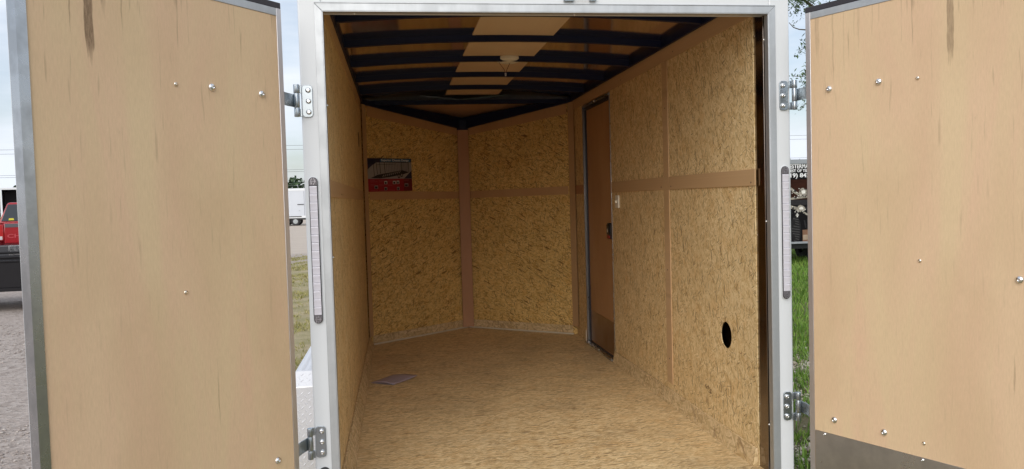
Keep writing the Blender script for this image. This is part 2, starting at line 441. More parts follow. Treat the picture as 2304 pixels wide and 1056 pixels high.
tw, tp, td = .028, .004, .030
e = MB()
def edging(name, a, b, mitre):
    pass
# front flange with mitred corners + return into the opening
z0, zc = FZ - .006, OZ
m = MB(); m.prism([(OXL - tw, YF - tp, z0), (OXL, YF - tp, z0), (OXL, YF - tp, zc), (OXL - tw, YF - tp, zc + tw)], (0, tp - .0005, 0))
m.box(OXL - .0025, OXL + .003, YF - tp + .001, YF + td, z0, zc - .003); m.build('frame_edging', M['alum'], T, .0012)
m = MB(); m.prism([(OXR, YF - tp, z0), (OXR + tw, YF - tp, z0), (OXR + tw, YF - tp, zc + tw), (OXR, YF - tp, zc)], (0, tp - .0005, 0))
m.box(OXR - .003, OXR + .0025, YF - tp + .001, YF + td, z0, zc - .003); m.build('frame_edging', M['alum'], T, .0012)
m = MB(); m.prism([(OXL - tw + .001, YF - tp, zc + tw), (OXL + .001, YF - tp, zc + .0005), (OXR - .001, YF - tp, zc + .0005), (OXR + tw - .001, YF - tp, zc + tw)], (0, tp - .0005, 0))
m.box(OXL - .002, OXR + .002, YF - tp + .001, YF + td, zc - .0025, zc + .003)
m.box(OXL - tw, OXR + tw, YF - tp - .0015, YF - .001, zc + tw + .0005, zc + tw + .004); m.build('frame_edging', M['alum'], T, .001)
# small screws in the edging and at the rear edge of the wall board
def screw(x, y, z, d, r=.0042, mat='bolt', parent=None):
    return MB().lathe((x, y, z), d, [(r, -.002), (r, .001), (r * .75, .003), (r * .2, .0045), (0, .0046)], 12).build('screw', M[mat], parent or T, smooth=True)
for (zz) in (2.235, 1.50, .66): screw(OXR - .003, YF + .035, zz, (-1, 0, 0))
for (zz) in (2.27, 1.44, .72): screw(XR + .008, 3.150, zz, (0, -1, 0))
for (zz) in (1.99, 1.42): screw(OXL + .003, YF + .035, zz, (1, 0, 0))
for (xx) in (-.13, .71): screw(xx, YF + .03, OZ - .0025, (0, 0, -1))
# header door keeper: two lugs with a grimy gap between them
k = empty('door_keeper', (0, 0, 0), 0, T)
MB().box(.661, .701, YF - .014, YF - .001, 2.372, 2.44).build('keeper_lug', M['zinc'], k, .002)
MB().box(.762, .788, YF - .014, YF - .001, 2.373, 2.44).build('keeper_lug', M['zinc'], k, .002)
MB().box(.661, .788, YF - .010, YF - .0015, 2.4405, 2.47).build('keeper_bar', M['zinc'], k, .002)
# round lamp low on the left post
k = MB().lathe((-.302, YF - .001, .612), (0, -1, 0), [(.021, -.002), (.021, .006), (.016, .008)], 24).build('marker_lamp', M['rubber'], T, smooth=True)
MB().lathe((-.302, YF - .006, .612), (0, -1, 0), [(.016, 0), (.014, .006), (.006, .009), (0, .0095)], 20).build('lens', simple('smoked_lens', (.05, .045, .05), .2), k, smooth=True)

# --- outer body
NX = .045
def wallprism(name, mat, pts, z0, z1, parent=None, bevel=0):
    return MB().prism([(x, y, z0) for x, y in pts], (0, 0, z1 - z0)).build(name, M[mat], parent or T, bevel)
ysk = YF + .0752
pbox('outer_side', 'white', EXL, EXL + .004, ysk, YC + .03, .40, 2.56)
pbox('outer_side', 'white', EXR - .004, EXR, ysk, YC + .03, .40, 2.56)
pbox('inner_skin', 'skin_in', XL - .055, XL - .053, ysk, YC, FZ - .02, 2.5)
pbox('inner_skin', 'skin_in', XR + .040, XR + .042, ysk, YC, FZ - .02, 2.5)
pbox('corner_stud', 'skin_in', XR + .0056, XR + .0395, 3.066, 3.30, FZ - .01, 2.43)
pbox('corner_stud', 'skin_in', XR + .001, XR + .0054, 3.0660, 3.078, FZ - .005, 2.43, .002)
for a, b in (((EXL, YC + .03), (XA, YA + .10)), ((XA, YA + .10), (EXR, YC + .03))):
    wallprism('nose_skin', 'white', [a, b, (b[0], b[1] + .006), (a[0], a[1] + .006)], .40, 2.555)
wallprism('roof', 'white', [(EXL - .01, YF + .002), (EXR + .01, YF + .002), (EXR + .01, YC + .05), (XA, YA + .13), (EXL - .01, YC + .05)], 2.632, 2.66)
pbox('roof_side_rail', 'white', EXL - .003, EXL + .03, ysk + .001, YC + .03, 2.561, 2.631)
pbox('roof_side_rail', 'white', EXR - .03, EXR + .003, ysk + .001, YC + .03, 2.561, 2.631)
wallprism('nose_cap', 'white', [(EXL + .001, YC + .031), (EXR - .001, YC + .031), (XA, YA + .12)], 2.556, 2.631)
pbox('chassis_rail', 'black', EXL + .05, EXL + .13, YF + .08, YC, .28, .395)
pbox('chassis_rail', 'black', EXR - .13, EXR - .05, YF + .08, YC, .28, .395)
for sx, xc in ((-1, EXL - .095), (1, EXR + .095)):
    w = MB().lathe((xc - .09, 4.62, .335), (1, 0, 0), [(.19, .0), (.30, .005), (.335, .03), (.335, .15), (.30, .175), (.19, .18)], 28).build('wheel', M['rubber'], T, smooth=True)
    MB().lathe((xc - .085, 4.62, .335), (1, 0, 0), [(0, .03), (.08, .02), (.10, .05), (.19, .04), (.195, .005), (.195, .165), (.0, .165)], 28).build('rim', M['zinc'], w, smooth=True)
    # tread plate fender with bevelled shoulder and raised lozenges
    xi, xo = (EXL - .001, -.53) if sx < 0 else (EXR + .001, 1.774)
    a0, a1 = min(xi, xo), max(xi, xo)
    prof = [(3.985, .30), (3.985, .722), (4.05, .79), (5.19, .79), (5.255, .722), (5.255, .30)]
    f = MB()
    n = len(prof)
    vs = [(a0, y, z) for y, z in prof] + [(a1, y, z) for y, z in prof]
    vs += [(a0, y + (.006 if y < 4.6 else -.006), z - (.006 if z > .35 else 0)) for y, z in prof] + [(a1, y + (.006 if y < 4.6 else -.006), z - (.006 if z > .35 else 0)) for y, z in prof]
    fs = []
    for i in range(n - 1):
        fs += [(i, i + 1, n + i + 1, n + i), (2 * n + i, 3 * n + i, 3 * n + i + 1, 2 * n + i + 1), (i, 2 * n + i, 2 * n + i + 1, i + 1), (n + i, n + i + 1, 3 * n + i + 1, 3 * n + i)]
    f.add(vs, fs)
    fo = f.build('fender', M['tread'], T, .004)
    d = MB()
    def loz(o, ex, ey, nn, cx, cy, ang):
        c_, s_ = math.cos(ang), math.sin(ang); L, w_, h = .0125, .0030, .0020
        P = []
        for px, py, hh in ((-L, 0, 0), (0, -w_, 0), (L, 0, 0), (0, w_, 0), (-L * .5, 0, h), (L * .5, 0, h)):
            X, Y_ = cx + px * c_ - py * s_, cy + px * s_ + py * c_
            P.append(o + ex * X + ey * Y_ + nn * hh)
        d.add(P, [(0, 1, 4), (1, 5, 4), (1, 2, 5), (2, 3, 5), (3, 4, 5), (3, 0, 4)])
    for (o, ex, ey, nn, W_, H_) in ((Vector((a0, 3.985, .30)), Vector((1, 0, 0)), Vector((0, 0, 1)), Vector((0, -1, 0)), a1 - a0, .42),
                                    (Vector((a0, 3.985, .722)), Vector((1, 0, 0)), Vector((0, .691, .723)), Vector((0, -.723, .691)), a1 - a0, .094),
                                    (Vector((a0, 4.05, .79)), Vector((1, 0, 0)), Vector((0, 1, 0)), Vector((0, 0, 1)), a1 - a0, 1.14)):
        p_ = .0355
        for i in range(int(W_ / p_ * 2) - 1):
            for j in range(int(H_ / p_ * 2) - 1):
                if (i + j) % 2 == 0: loz(o, ex, ey, nn, (i + 1) * p_ / 2, (j + 1) * p_ / 2, R_(45) if i % 2 else R_(-45))
    po = d.build('tread_pattern', M['tread'], fo); po['kind'] = 'stuff'

# --- floor
pbox('floor_panel', 'osb_floor', XL - .05, XR + .037, YF + .077, 6.735, FZ - .02, FZ, 0)
wallprism('floor_panel', 'osb_floor', [(XL - .05, 6.738), (XR + .037, 6.738), (XR + .037, YC + .02), (XR + .03, YC + .03), (XA, YA + .05), (XL - .04, YC + .03)][:2] + [(XA, YA + .06)], FZ - .0205, FZ - .0008)

# --- side wall boards
def hole_board(name, mat, x, sgn, y0, y1, z0, z1, cy, cz, r, th=.005):
    """sheet facing +-x at plane x with a round hole; sgn = direction of the room side"""
    N = 32; q = r * 1.6
    mb = MB(); V = []; Fc = []
    ring, sq, back = [], [], []
    for i in range(N):
        t = 2 * math.pi * (i + .5) / N; c_, s_ = math.cos(t), math.sin(t); kk = q / max(abs(c_), abs(s_))
        ring.append((x, cy + r * c_, cz + r * s_)); sq.append((x, cy + kk * c_, cz + kk * s_)); back.append((x - sgn * th, cy + r * c_, cz + r * s_))
    V = ring + sq + back
    for i in range(N):
        j = (i + 1) % N
        Fc.append((i, j, N + j, N + i)); Fc.append((i, 2 * N + i, 2 * N + j, j))
    # square corners
    for sy, sz in ((1, 1), (-1, 1), (-1, -1), (1, -1)):
        cand = sorted(range(N), key=lambda i: (sq[i][1] - (cy + sy * q)) ** 2 + (sq[i][2] - (cz + sz * q)) ** 2)[:2]
        V.append((x, cy + sy * q, cz + sz * q)); Fc.append((N + cand[0], N + cand[1], len(V) - 1))
    mb.add(V, Fc)
    def rect(a, b, c, d): mb.add([(x, a, c), (x, b, c), (x, b, d), (x, a, d)], [(0, 1, 2, 3)])
    rect(y0, cy - q, z0, z1); rect(cy + q, y1, z0, z1); rect(cy - q, cy + q, z0, cz - q); rect(cy - q, cy + q, cz + q, z1)
    xb = x - sgn * th
    for (p, q2) in (((y0, z0), (y1, z0)), ((y1, z0), (y1, z1)), ((y1, z1), (y0, z1)), ((y0, z1), (y0, z0))):
        mb.add([(x, p[0], p[1]), (x, q2[0], q2[1]), (xb, q2[0], q2[1]), (xb, p[0], p[1])], [(0, 1, 2, 3)])
    return mb.build(name, M[mat], T)
TH = .010
hole_board('wall_panel', 'osb_side', XR, -1, 3.157, 4.243, FZ + .002, ZT - .002, 3.477, .961, .062)
pbox('wall_panel', 'osb_side', XR, XR + TH, 4.246, 5.392, FZ + .002, ZT - .002)
pbox('wall_panel', 'osb_side', XR, XR + TH, 6.222, 6.57, FZ + .002, ZT - .002)
pbox('wall_panel', 'osb_side', XR, XR + TH, 5.395, 6.219, 2.352, ZT - .002)
pbox('wall_panel', 'osb_side', XL - TH, XL, 3.10, 3.838, FZ + .002, ZT - .002)
MB().cyl((XL - .012, 5.97, 2.092), (XL + .002, 5.97, 2.092), .0545, 28).build('hole_shade_disc', M['black'], T, .001)  # black disc added in the open hole, standing in for the shade inside
hole_board('wall_panel', 'osb_side', XL, 1, 3.846, 6.50, FZ + .002, ZT - .002, 5.97, 2.092, .055)
# strips on the side walls
ST = .006
def strip(x0, x1, y0, y1, z0, z1, mat='strip'):
    return pbox('trim_strip', mat, x0, x1, y0, y1, z0, z1, .0012)
strip(XR - ST, XR - .0003, 4.203, 4.288, .562, 2.353)
strip(XR - ST, XR - .0003, 3.143, 4.2015, 1.648, 1.719)
strip(XR - ST, XR - .0003, 4.2895, 5.385, 1.648, 1.719)
strip(XR - ST, XR - .0003, 6.236, 6.53, 1.648, 1.719, 'strip_red')
strip(XR - ST, XR - .0003, 3.150, 6.53, 2.3545, ZT)
strip(XL + .0003, XL + ST, 3.10, 6.36, 2.3545, ZT)
strip(XL + .0003, XL + ST, 3.10, 3.842, 1.648, 1.717)
strip(XL + .0003, XL + ST, 3.846, 6.33, 1.648, 1.717)
for (ny, nz) in ((3.18, 1.662), (4.17, 1.665), (4.33, 1.664), (5.34, 1.664), (3.30, 2.40), (4.10, 2.385), (5.1, 2.385), (4.245, .70), (4.25, 1.2), (4.245, 2.1)):
    MB().lathe((XR - ST - .0002, ny, nz), (-1, 0, 0), [(.0042, -.001), (.0042, .0006), (0, .0012)], 10).build('nail', M['nail'], T, smooth=True)
for (ny, nz) in ((3.80, 1.665), (3.89, 1.665), (6.2, 1.665), (5.0, 2.38)):
    MB().lathe((XL + ST + .0002, ny, nz), (1, 0, 0), [(.0042, -.001), (.0042, .0006), (0, .0012)], 10).build('nail', M['nail'], T, smooth=True)
# --- bottom trim boards: thin boards leaning from the wall on to the floor
def cove(a, b, inn, h=.075, out=.035, name='bottom_trim'):
    a, b, inn = Vector((*a, FZ)), Vector((*b, FZ)), Vector((*inn, 0))
    up_ = Vector((0, 0, h)); t_ = .004
    m_ = MB().prism([a + inn * .0005 + Vector((0, 0, .0005)), a + inn * out + Vector((0, 0, .0005)), a + inn * (out - .004) + Vector((0, 0, .012)), a + inn * .010 + up_, a + inn * .0005 + up_], b - a)
    return m_.build(name, M['cove'], T, .002)
cove((XR - .0003, 3.16), (XR - .0003, 5.386), (-1, 0), .078, .026)
cove((XL + .0003, 3.10), (XL + .0003, 6.56), (1, 0), .080, .042)

# --- V nose
def nose_local(p0, p1, name_mat, tip_first):
    pass
NV = []
for side, (c0) in ((-1, (XL, YC)), (1, (XR, YC))):
    p0 = Vector((c0[0], c0[1], 0)); p1 = Vector((XA, YA, 0)); L = (p1 - p0).length
    ang = math.atan2(p1.y - p0.y, p1.x - p0.x)
    # local x runs from corner to tip, room side is -y for the left panel and +y for the right one
    s = -1 if side < 0 else 1
    P = empty('nose_wall', (p0.x, p0.y, 0), ang, T)
    NV.append((P, s, L))
    zt0, zt1 = 2.425, 2.268
    def ztop(t): return zt0 + (zt1 - zt0) * t / L
    def board(name, mat, t0, t1, za0, za1, zb0, zb1, y0, y1, bevel=.001):
        return MB().hexa([(t0, y0, za0), (t1, y0, zb0), (t1, y1, zb0), (t0, y1, za0), (t0, y0, za1), (t1, y0, zb1), (t1, y1, zb1), (t0, y1, za1)]).build(name, M[mat], P, bevel)
    yb = (0.0003, -s * .0 + 0)
    o0, o1 = s * ST, s * .0003
    lo, hi = min(o0, o1), max(o0, o1)
    blo, bhi = min(0, -s * TH), max(0, -s * TH)
    board('wall_panel', 'osb', 0, L, FZ + .002, ztop(0), FZ + .002, ztop(L), blo, bhi, 0)
    board('trim_strip', 'strip_nose', .055, L - .062, 1.648, 1.718, 1.640, 1.704, lo, hi)
    board('trim_strip', 'strip_nose', .055, L - .062, ztop(.05) - .088, ztop(.05), ztop(L - .062) - .062, ztop(L - .062), lo, hi)
    # bottom band and caulk
    o0, o1 = s * .009, s * .0004
    board('bottom_trim', 'cove', .04, L - .056, FZ + .002, FZ + .075, FZ + .002, FZ + .075, min(o0, o1), max(o0, o1))
    o0, o1 = s * .022, s * .0095
    board('caulk_bead', 'caulk', .03, L - .02, FZ + .0005, FZ + .012, FZ + .0005, FZ + .012, min(o0, o1), max(o0, o1), .003)
    # dark beam over the boards
    o0, o1 = s * .030, -s * .02
    board('nose_beam', 'navy', -.01, L + .004, ztop(0) + .001, ztop(0) + .04, ztop(L) + .001, ztop(L) + .105, min(o0, o1), max(o0, o1), .004)
# tip and corner strips
pbox('trim_strip', 'strip_red', XA - .050, XA + .050, YA - .062, YA - .048, FZ + .012, 2.262, .003)
for x0, dx in ((XL, 1), (XR, -1)):
    wallprism('trim_strip', 'strip', [(x0 + dx * .0065, 6.505), (x0 + dx * .0085, 6.499), (x0 + dx * .036, 6.598), (x0 + dx * .030, 6.604)], .525, 2.422)
pbox('nose_beam_joint', 'navy', XA - .05, XA + .05, YA - .064, YA - .03, 2.262, 2.355, .004)

# --- roof inside: bows, glossy sheet, wood strip
def arch(x):  # lift of the roof towards its middle
    t = (x - XA) / .88
    return .036 * (1 - t * t)
def arched(name, mat, x0, x1, y0, y1, zb, zt, lift=1.0, n=24, bevel=0, parent=None, smooth=True):
    mb = MB(); vs = []; fs = []
    for i in range(n + 1):
        x = x0 + (x1 - x0) * i / n; a = arch(x) * lift
        vs += [(x, y0, zb + a), (x, y1, zb + a), (x, y1, zt + a), (x, y0, zt + a)]
    for i in range(n):
        o = 4 * i
        for k in range(4): fs.append((o + k, o + (k + 1) % 4, o + 4 + (k + 1) % 4, o + 4 + k))
    fs += [(0, 3, 2, 1), (4 * n, 4 * n + 1, 4 * n + 2, 4 * n + 3)]
    mb.add(vs, fs)
    return mb.build(name, M[mat], parent or T, bevel, smooth)
BZ = 2.434
for i, y in enumerate((3.09, 3.66, 4.25, 4.86, 5.46, 6.07)):
    if i: arched('roof_bow', 'navy', XL + .002, XR - .002, y, y + .028, BZ, BZ + .036)
arched('roof_bow', 'navy', XL + .002, XR - .002, 3.078, 3.10, BZ, BZ + .036)
pbox('roof_bow', 'navy', XL + .002, XR - .002, 6.63, 6.66, 2.424, 2.462, .002)
arched('ceiling_sheet', 'ceiling', XL - .06, XR + .06, YF + .076, 6.645, BZ + .0365, BZ + .0405, n=32)
arched('ceiling_strip', 'ceil_strip', .432, .872, 3.101, 6.628, BZ + .0325, BZ + .0362, n=6)
MB().add([(XL - .05, 6.661, 2.462), (XR + .05, 6.661, 2.462), (XA, YA + .02, 2.372)], [(0, 1, 2)]).build('nose_ceiling', M['nose_ceiling'], T)
for x0, x1 in ((XL - .004, XL + .018), (XR - .018, XR + .004)):
    pbox('roof_rail', 'navy', x0, x1, YF + .08, 6.62, ZT + .0005, BZ + .046, .002)
# dome lamp with loose wires
dl = empty('dome_lamp', (.719, 4.915, 2.503), 0, T)
MB().lathe((0, 0, .0), (0, 0, -1), [(.074, 0), (.080, .006), (.080, .020), (.070, .029), (.045, .036), (.0, .039)], 36).build('lamp_shade', M['ivory'], dl, smooth=True)
MB().lathe((0, 0, .0005), (0, 0, 1), [(.06, 0), (.06, .004), (0, .0045)], 24).build('lamp_base', M['ivory'], dl, smooth=True)
def bez(p, n=14):
    p = [Vector(q) for q in p]; out = []
    for i in range(n + 1):
        t = i / n; out.append(p[0] * (1 - t) ** 3 + p[1] * 3 * t * (1 - t) ** 2 + p[2] * 3 * t * t * (1 - t) + p[3] * t ** 3)
    return out
MB().tube(bez([(-.060, -.01, -.028), (-.052, .0, -.055), (-.018, .03, -.06), (-.020, .02, -.095)]), .0017, 6).build('wire', M['wire'], dl, smooth=True)
MB().tube(bez([(.008, -.02, -.036), (.0, .0, -.06), (-.010, .02, -.07), (-.013, .02, -.095)]), .0017, 6).build('wire', M['wire'], dl, smooth=True)
MB().lathe((-.0165, .02, -.092), (0, 0, -1), [(.003, 0), (.006, .004), (.0065, .012), (.004, .022), (0, .023)], 12).build('wire_nut', M['nut'], dl, smooth=True)

# --- side door in the right wall
sdoor = MB().box(XR + .020, XR + .034, 5.435, 6.165, FZ + .02, 2.305).build('side_door', M['sidedoor'], T, .001)
MB().box(XR + .0175, XR + .0197, 5.445, 6.155, FZ + .03, .716).build('kick_plate', M['side_plate'], sdoor)
MB().box(XR - .008, XR + .0196, 5.428, 5.515, 1.318, 1.432).build('latch', M['black'], sdoor, .003)
MB().box(XR - .016, XR - .0082, 5.440, 5.505, 1.350, 1.422).build('latch_paddle', M['black'], sdoor, .004)
MB().box(XR - .014, XR - .0082, 5.436, 5.508, 1.322, 1.343).build('latch_release', M['red_tab'], sdoor, .002)
MB().box(XR - .0178, XR - .0162, 5.474, 5.480, 1.365, 1.390).build('latch_mark', M['ivory'], sdoor)
fr = MB()
fr.box(XR - .004, XR + .040, 5.396, 5.408, FZ, 2.345)
fr.build('door_jamb', M['alum_edge'], T, .0015)
MB().box(XR - .007, XR + .039, 6.192, 6.206, FZ, 2.345).build('door_jamb', M['jamb'], T, .002)
MB().box(XR + .010, XR + .039, 6.168, 6.190, FZ, 2.345).build('door_seal', M['seal'], T, .002)
MB().box(XR - .008, XR + .039, 5.409, 6.191, 2.330, 2.346).build('door_jamb', M['alum_edge'], T, .0015)
MB().box(XR + .006, XR + .039, 5.409, 6.167, 2.306, 2.329).build('door_seal', M['seal'], T, .002)
MB().box(XR - .028, XR + .039, 5.409, 6.191, FZ + .0005, FZ + .014).build('door_threshold', M['alum_edge'], T, .003)
MB().box(XR + .004, XR + .039, 5.409, 6.167, FZ + .0145, FZ + .0195).build('door_seal', M['seal'], T)
MB().box(XR - .016, XR - .0125, 6.20, 6.216, FZ + .01, FZ + .10).build('jamb_patch', M['ivory'], T, .001)
for yy in (5.45, 5.80): screw(XR - .014, yy, FZ + .014, (0, 0, 1), .006)
screw(XR - .012, 5.80, 2.337, (-1, 0, 0), .006)
# light switch beside the door
sw = MB().box(XR - .012, XR - .0003, 5.20, 5.275, 1.540, 1.626).build('light_switch', M['ivory'], T, .003)
MB().box(XR - .022, XR - .0092, 5.235, 5.246, 1.574, 1.592).build('toggle', M['ivory'], sw, .002)

# --- rear doors
def add_stud(parent, x, s, z, r, mat='bolt', name='bolt'):
    """domed head with a small square socket, standing out of the inner face (direction s along local y)"""
    o = MB().lathe((x, s * .0002, z), (0, s, 0), [(r, 0), (r * 1.0, r * .12), (r * .86, r * .42), (r * .55, r * .62), (r * .36, r * .68), (r * .34, r * .45), (0, r * .42)], 22).build(name, M[mat], parent, smooth=True)
    return o
def rear_door(name, hx, hy, ang, s, ply, bolts, screws, seal_len):
    D = MB()
    zb, zt = .478, 2.272
    x0, x1 = .022, .866
    D.box(x0, x1, -s * .028 if s > 0 else 0, 0 if s > 0 else .028, zb, zt)
    d = D.build(name, M[ply], T)
    d.location = (hx, hy, 0); d.rotation_euler = (0, 0, ang)
    d['label'] = 'left rear door of tan veneer with a brown water stain' if s > 0 else 'right rear door of tan veneer with one brown drip'
    def slab(nm, mat, a, b, y0, y1, c, e_, bev=.0012):
        ya, yb = sorted((s * y0, s * y1))
        return MB().box(a, b, ya, yb, c, e_).build(nm, M[mat], d, bev)
    # aluminium round the edge: hinge side, latch side, top, bottom
    slab('edge_trim', 'alum_thin', .0, .0215, .002, -.034, zb - .026, zt + .027)
    slab('edge_trim', 'alum_edge', .8665, .894, .004, -.034, zb - .026, zt + .027, 0)
    slab('edge_trim', 'alum', .022, .866, .002, -.034, zt + .0005, zt + .0265)
    slab('edge_trim', 'alum', .022, .866, .002, -.034, zb - .026, zb - .0005)
    slab('outer_sheet', 'white', .001, .893, -.0345, -.038, zb - .024, zt + .025)
    slab('door_seal', 'seal', -.006, .898, -.004, -.046, zt + .0275, zt + .050, .003)
    slab('door_seal', 'seal', -.006, .898, -.004, -.046, zb - .05, zb - .0265, .003)
    kp = slab('kick_plate', 'plate', .024, .864, .0025, .0003, zb + .002, .690, .0006)
    for xx in (.066, .45, .80):
        add_stud(d, xx, s * 1.0, .681, .0065, 'bolt', 'screw').location = (0, s * .0026, 0)
    for x, z in bolts: add_stud(d, x, s, z, .0125)
    for x, z in screws: add_stud(d, x, s, z, .0068, 'screw', 'screw')
    return d
angL = math.atan2(-.788, -.616); angR = math.atan2(-math.sin(R_(65)), math.cos(R_(65)))
dL = rear_door('rear_door', -.374, 2.852, angL, 1, 'ply_l', [(.102, 1.997), (.305, 1.998), (.098, .746), (.305, .746)], [(.436, 1.993), (.435, 1.366), (.44, .74)], 0)
dR = rear_door('rear_door', 1.5763, 2.871, angR, -1, 'ply_r', [(.10, 1.998), (.298, 1.998), (.758, 1.327), (.108, .746), (.309, .745)], [(.439, 1.991), (.443, 1.370), (.454, .740)], 0)

# --- hinges
def hinge(zc, side):
    """leaf on the post, three knuckles, strap reaching to the outer face of the door"""
    sx = -1 if side < 0 else 1
    xa, xb = (-.330, -.2925) if side < 0 else (1.537, 1.5725)
    h = .0585
    c = .010
    y0, y1 = YF - .0065, YF - .0006
    pts = [(xa + c, zc - h), (xb - c, zc - h), (xb - c * .3, zc - h + c * .3), (xb, zc - h + c), (xb, zc + h - c), (xb - c * .3, zc + h - c * .3), (xb - c, zc + h), (xa + c, zc + h), (xa + c * .3, zc + h - c * .3), (xa, zc + h - c), (xa, zc - h + c), (xa + c * .3, zc - h + c * .3)]
    H = MB().prism([(x, y0, z) for x, z in pts], (0, y1 - y0, 0)).build('hinge', M['zinc'], T, .0012)
    xc = (xa + xb) / 2 - sx * .004
    for dz in (-.040, 0, .040):
        MB().lathe((xc, y0 - .0002, zc + dz), (0, -1, 0), [(.0100, 0), (.0098, .003), (.0078, .0065), (.0048, .0082), (.0042, .0082), (.0038, .0055), (0, .0054)], 20).build('bolt', M['bolt'], H, smooth=True)
    bx, by, br = (-.3475, YF - .022, .0108) if side < 0 else (1.592, YF - .022, .0108)
    for k_, (a, b) in enumerate(((-.0585, -.0265), (-.0255, .0265), (.0275, .0585))):
        MB().lathe((bx, by, zc + a), (0, 0, 1), [(.004, .0), (br * .93, .0), (br, .002), (br, b - a - .002), (br * .93, b - a), (.004, b - a), (0, b - a - .001)], 22).build('knuckle', M['zinc'], H, smooth=True)
    # leaf wraps to the knuckles
    lx0, lx1 = sorted((bx + (-sx) * .004, xa - .0005 if side < 0 else xb + .0005))
    for a, b in ((-.0575, -.0285), (.0285, .0575)):
        MB().box(lx0, lx1, YF - .014, YF - .0085, zc + a, zc + b).build('leaf_web', M['zinc'], H, .001)
    # strap: leaves the middle knuckle and runs to the door's outer face
    u = Vector((-.616, -.788, 0)) if side < 0 else Vector((math.cos(R_(65)), -math.sin(R_(65)), 0))
    out = Vector((-.788, .616, 0)) if side < 0 else Vector((math.sin(R_(65)), math.cos(R_(65)), 0))
    h0 = Vector((-.374, 2.852, zc)) if side < 0 else Vector((1.5763, 2.871, zc))
    q0 = Vector((bx, by, zc)) + (Vector((-.9, .1, 0)) if side < 0 else Vector((.9, .1, 0))) * br
    q1 = h0 + out * .041 - u * .03
    q2 = h0 + out * .041 + u * .40
    hh = .0235
    path = [q0, q0.lerp(q1, .5) + out * .004, q1, h0 + out * .041, q2]
    mb = MB(); vs = []; fs = []
    th = .0035
    for i, p in enumerate(path):
        dd = (path[min(i + 1, 4)] - path[max(i - 1, 0)]).normalized(); nn = Vector((-dd.y, dd.x, 0)) * th * .5
        zz = Vector((0, 0, hh))
        vs += [p - nn - zz, p + nn - zz, p + nn + zz, p - nn + zz]
    for i in range(4):
        o = 4 * i
        for k_ in range(4): fs.append((o + k_, o + (k_ + 1) % 4, o + 4 + (k_ + 1) % 4, o + 4 + k_))
    fs += [(0, 3, 2, 1), (16, 17, 18, 19)]
    mb.add(vs, fs).build('strap', M['zinc'], H, .0008)
for zc, side in ((2.002, -1), (.731, -1), (2.005, 1), (.743, 1)): hinge(zc, side)

# --- tail light bars set in the posts
def light_bar(xc, z0, z1):
    r = .0185
    def stad(rr, ya, yb, name, mat, parent, bev, za=z0, zb=z1):
        pts = []
        for i in range(13): t = math.pi * i / 12; pts.append((xc + rr * math.cos(t), zb - r + rr * math.sin(t)))
        for i in range(13): t = math.pi + math.pi * i / 12; pts.append((xc + rr * math.cos(t), za + r + rr * math.sin(t)))
        return MB().prism([(x, ya, z) for x, z in pts], (0, yb - ya, 0)).build(name, M[mat], parent, bev)
    B = stad(r, YF - .006, YF - .0006, 'light_bar', 'white', T, .002)
    stad(r * .90, YF - .0085, YF - .0062, 'gasket', 'rubber', B, .001)
    zi0, zi1 = z0 + .034, z1 - .034
    n = 16; p = (zi1 - zi0) / n
    for i in range(n):
        a = zi0 + p * i
        m_ = MB().prism([(xc - .0135, YF - .0087, a + .0002), (xc - .0135, YF - .0128, a + .0004), (xc - .0135, YF - .0135, a + p * .70), (xc - .0135, YF - .0148, a + p * .82), (xc - .0135, YF - .0138, a + p * .97), (xc - .0135, YF - .0087, a + p - .0001)], (.027, 0, 0))
        m_.build('lens_segment', M['lens'], B, .0006)
    for sgn, zc in ((1, zi1 + .001), (-1, zi0 - .001)):
        pts = [(xc - .0150, zc), (xc + .0150, zc)] if sgn > 0 else [(xc + .0150, zc), (xc - .0150, zc)]
        for i in range(11):
            t = math.pi * i / 10 if sgn > 0 else math.pi + math.pi * i / 10
            pts.append((xc + .0150 * math.cos(t), (z1 - r - .0005 if sgn > 0 else z0 + r + .0005) + .0150 * math.sin(t)))
        c_ = MB().prism([(x, YF - .0125, z) for x, z in pts], (0, .0038, 0)).build('end_cap', M['cap_base'], B, .001)
        g_ = MB(); zz = zc + sgn * .016
        for q in range(7):
            a = q * math.pi / 7 + .2
            g_.box(xc + .0075 * math.cos(a * 2) - .0011, xc + .0075 * math.cos(a * 2) + .0011, YF - .0142, YF - .0126, zz + .010 * math.sin(a * 2) - .0035, zz + .010 * math.sin(a * 2) + .0035)
        g_.box(xc - .011, xc + .011, YF - .0143, YF - .0126, zz - .001, zz + .001)
        g_.box(xc - .0085, xc - .0065, YF - .0143, YF - .0126, zz - .012, zz + .008)
        g_.build('cap_emboss', M['cap'], B)
light_bar(-.3025, 1.176, 1.724)
light_bar(1.5545, 1.182, 1.724)

# ------------------------------------------------------------------ loose things inside: poster and booklet
pl = simple('poster_grey', (.30, .28, .275), .45); pn = simple('poster_navy', (.012, .014, .045), .4); pb = simple('poster_blue', (.02, .11, .22), .4)
pr = simple('poster_red', (.30, .010, .022), .4); pk = simple('poster_black', (.012, .010, .014), .45); pw = simple('poster_white', (.62, .60, .60), .45)
prd = simple('poster_dark_red', (.14, .006, .014), .4)
P, s, L = NV[0]
po = MB().box(0, .464, -.0022, 0, 0, .276).build('poster', pl)
pt = Vector((XL, YC, 0)); ang = P.rotation_euler.z
po.location = (XL + .038 * math.cos(ang) + .009 * math.sin(ang), YC + .038 * math.sin(ang) - .009 * math.cos(ang), 1.713)
po.rotation_euler = (0, R_(-.4), ang)
tag(po, 'glossy red and navy poster of a trailer chassis on the left nose wall', 'poster')
def flat(name, mat, polys, lv=0, parent=po):
    y = -.0024 - .00045 * lv; m_ = MB()
    for p in polys: m_.add([(x, y, z) for x, z in p], [tuple(range(len(p)))])
    return m_.build(name, mat, parent)
def rc(a, b, c, d): return [(a, c), (b, c), (b, d), (a, d)]
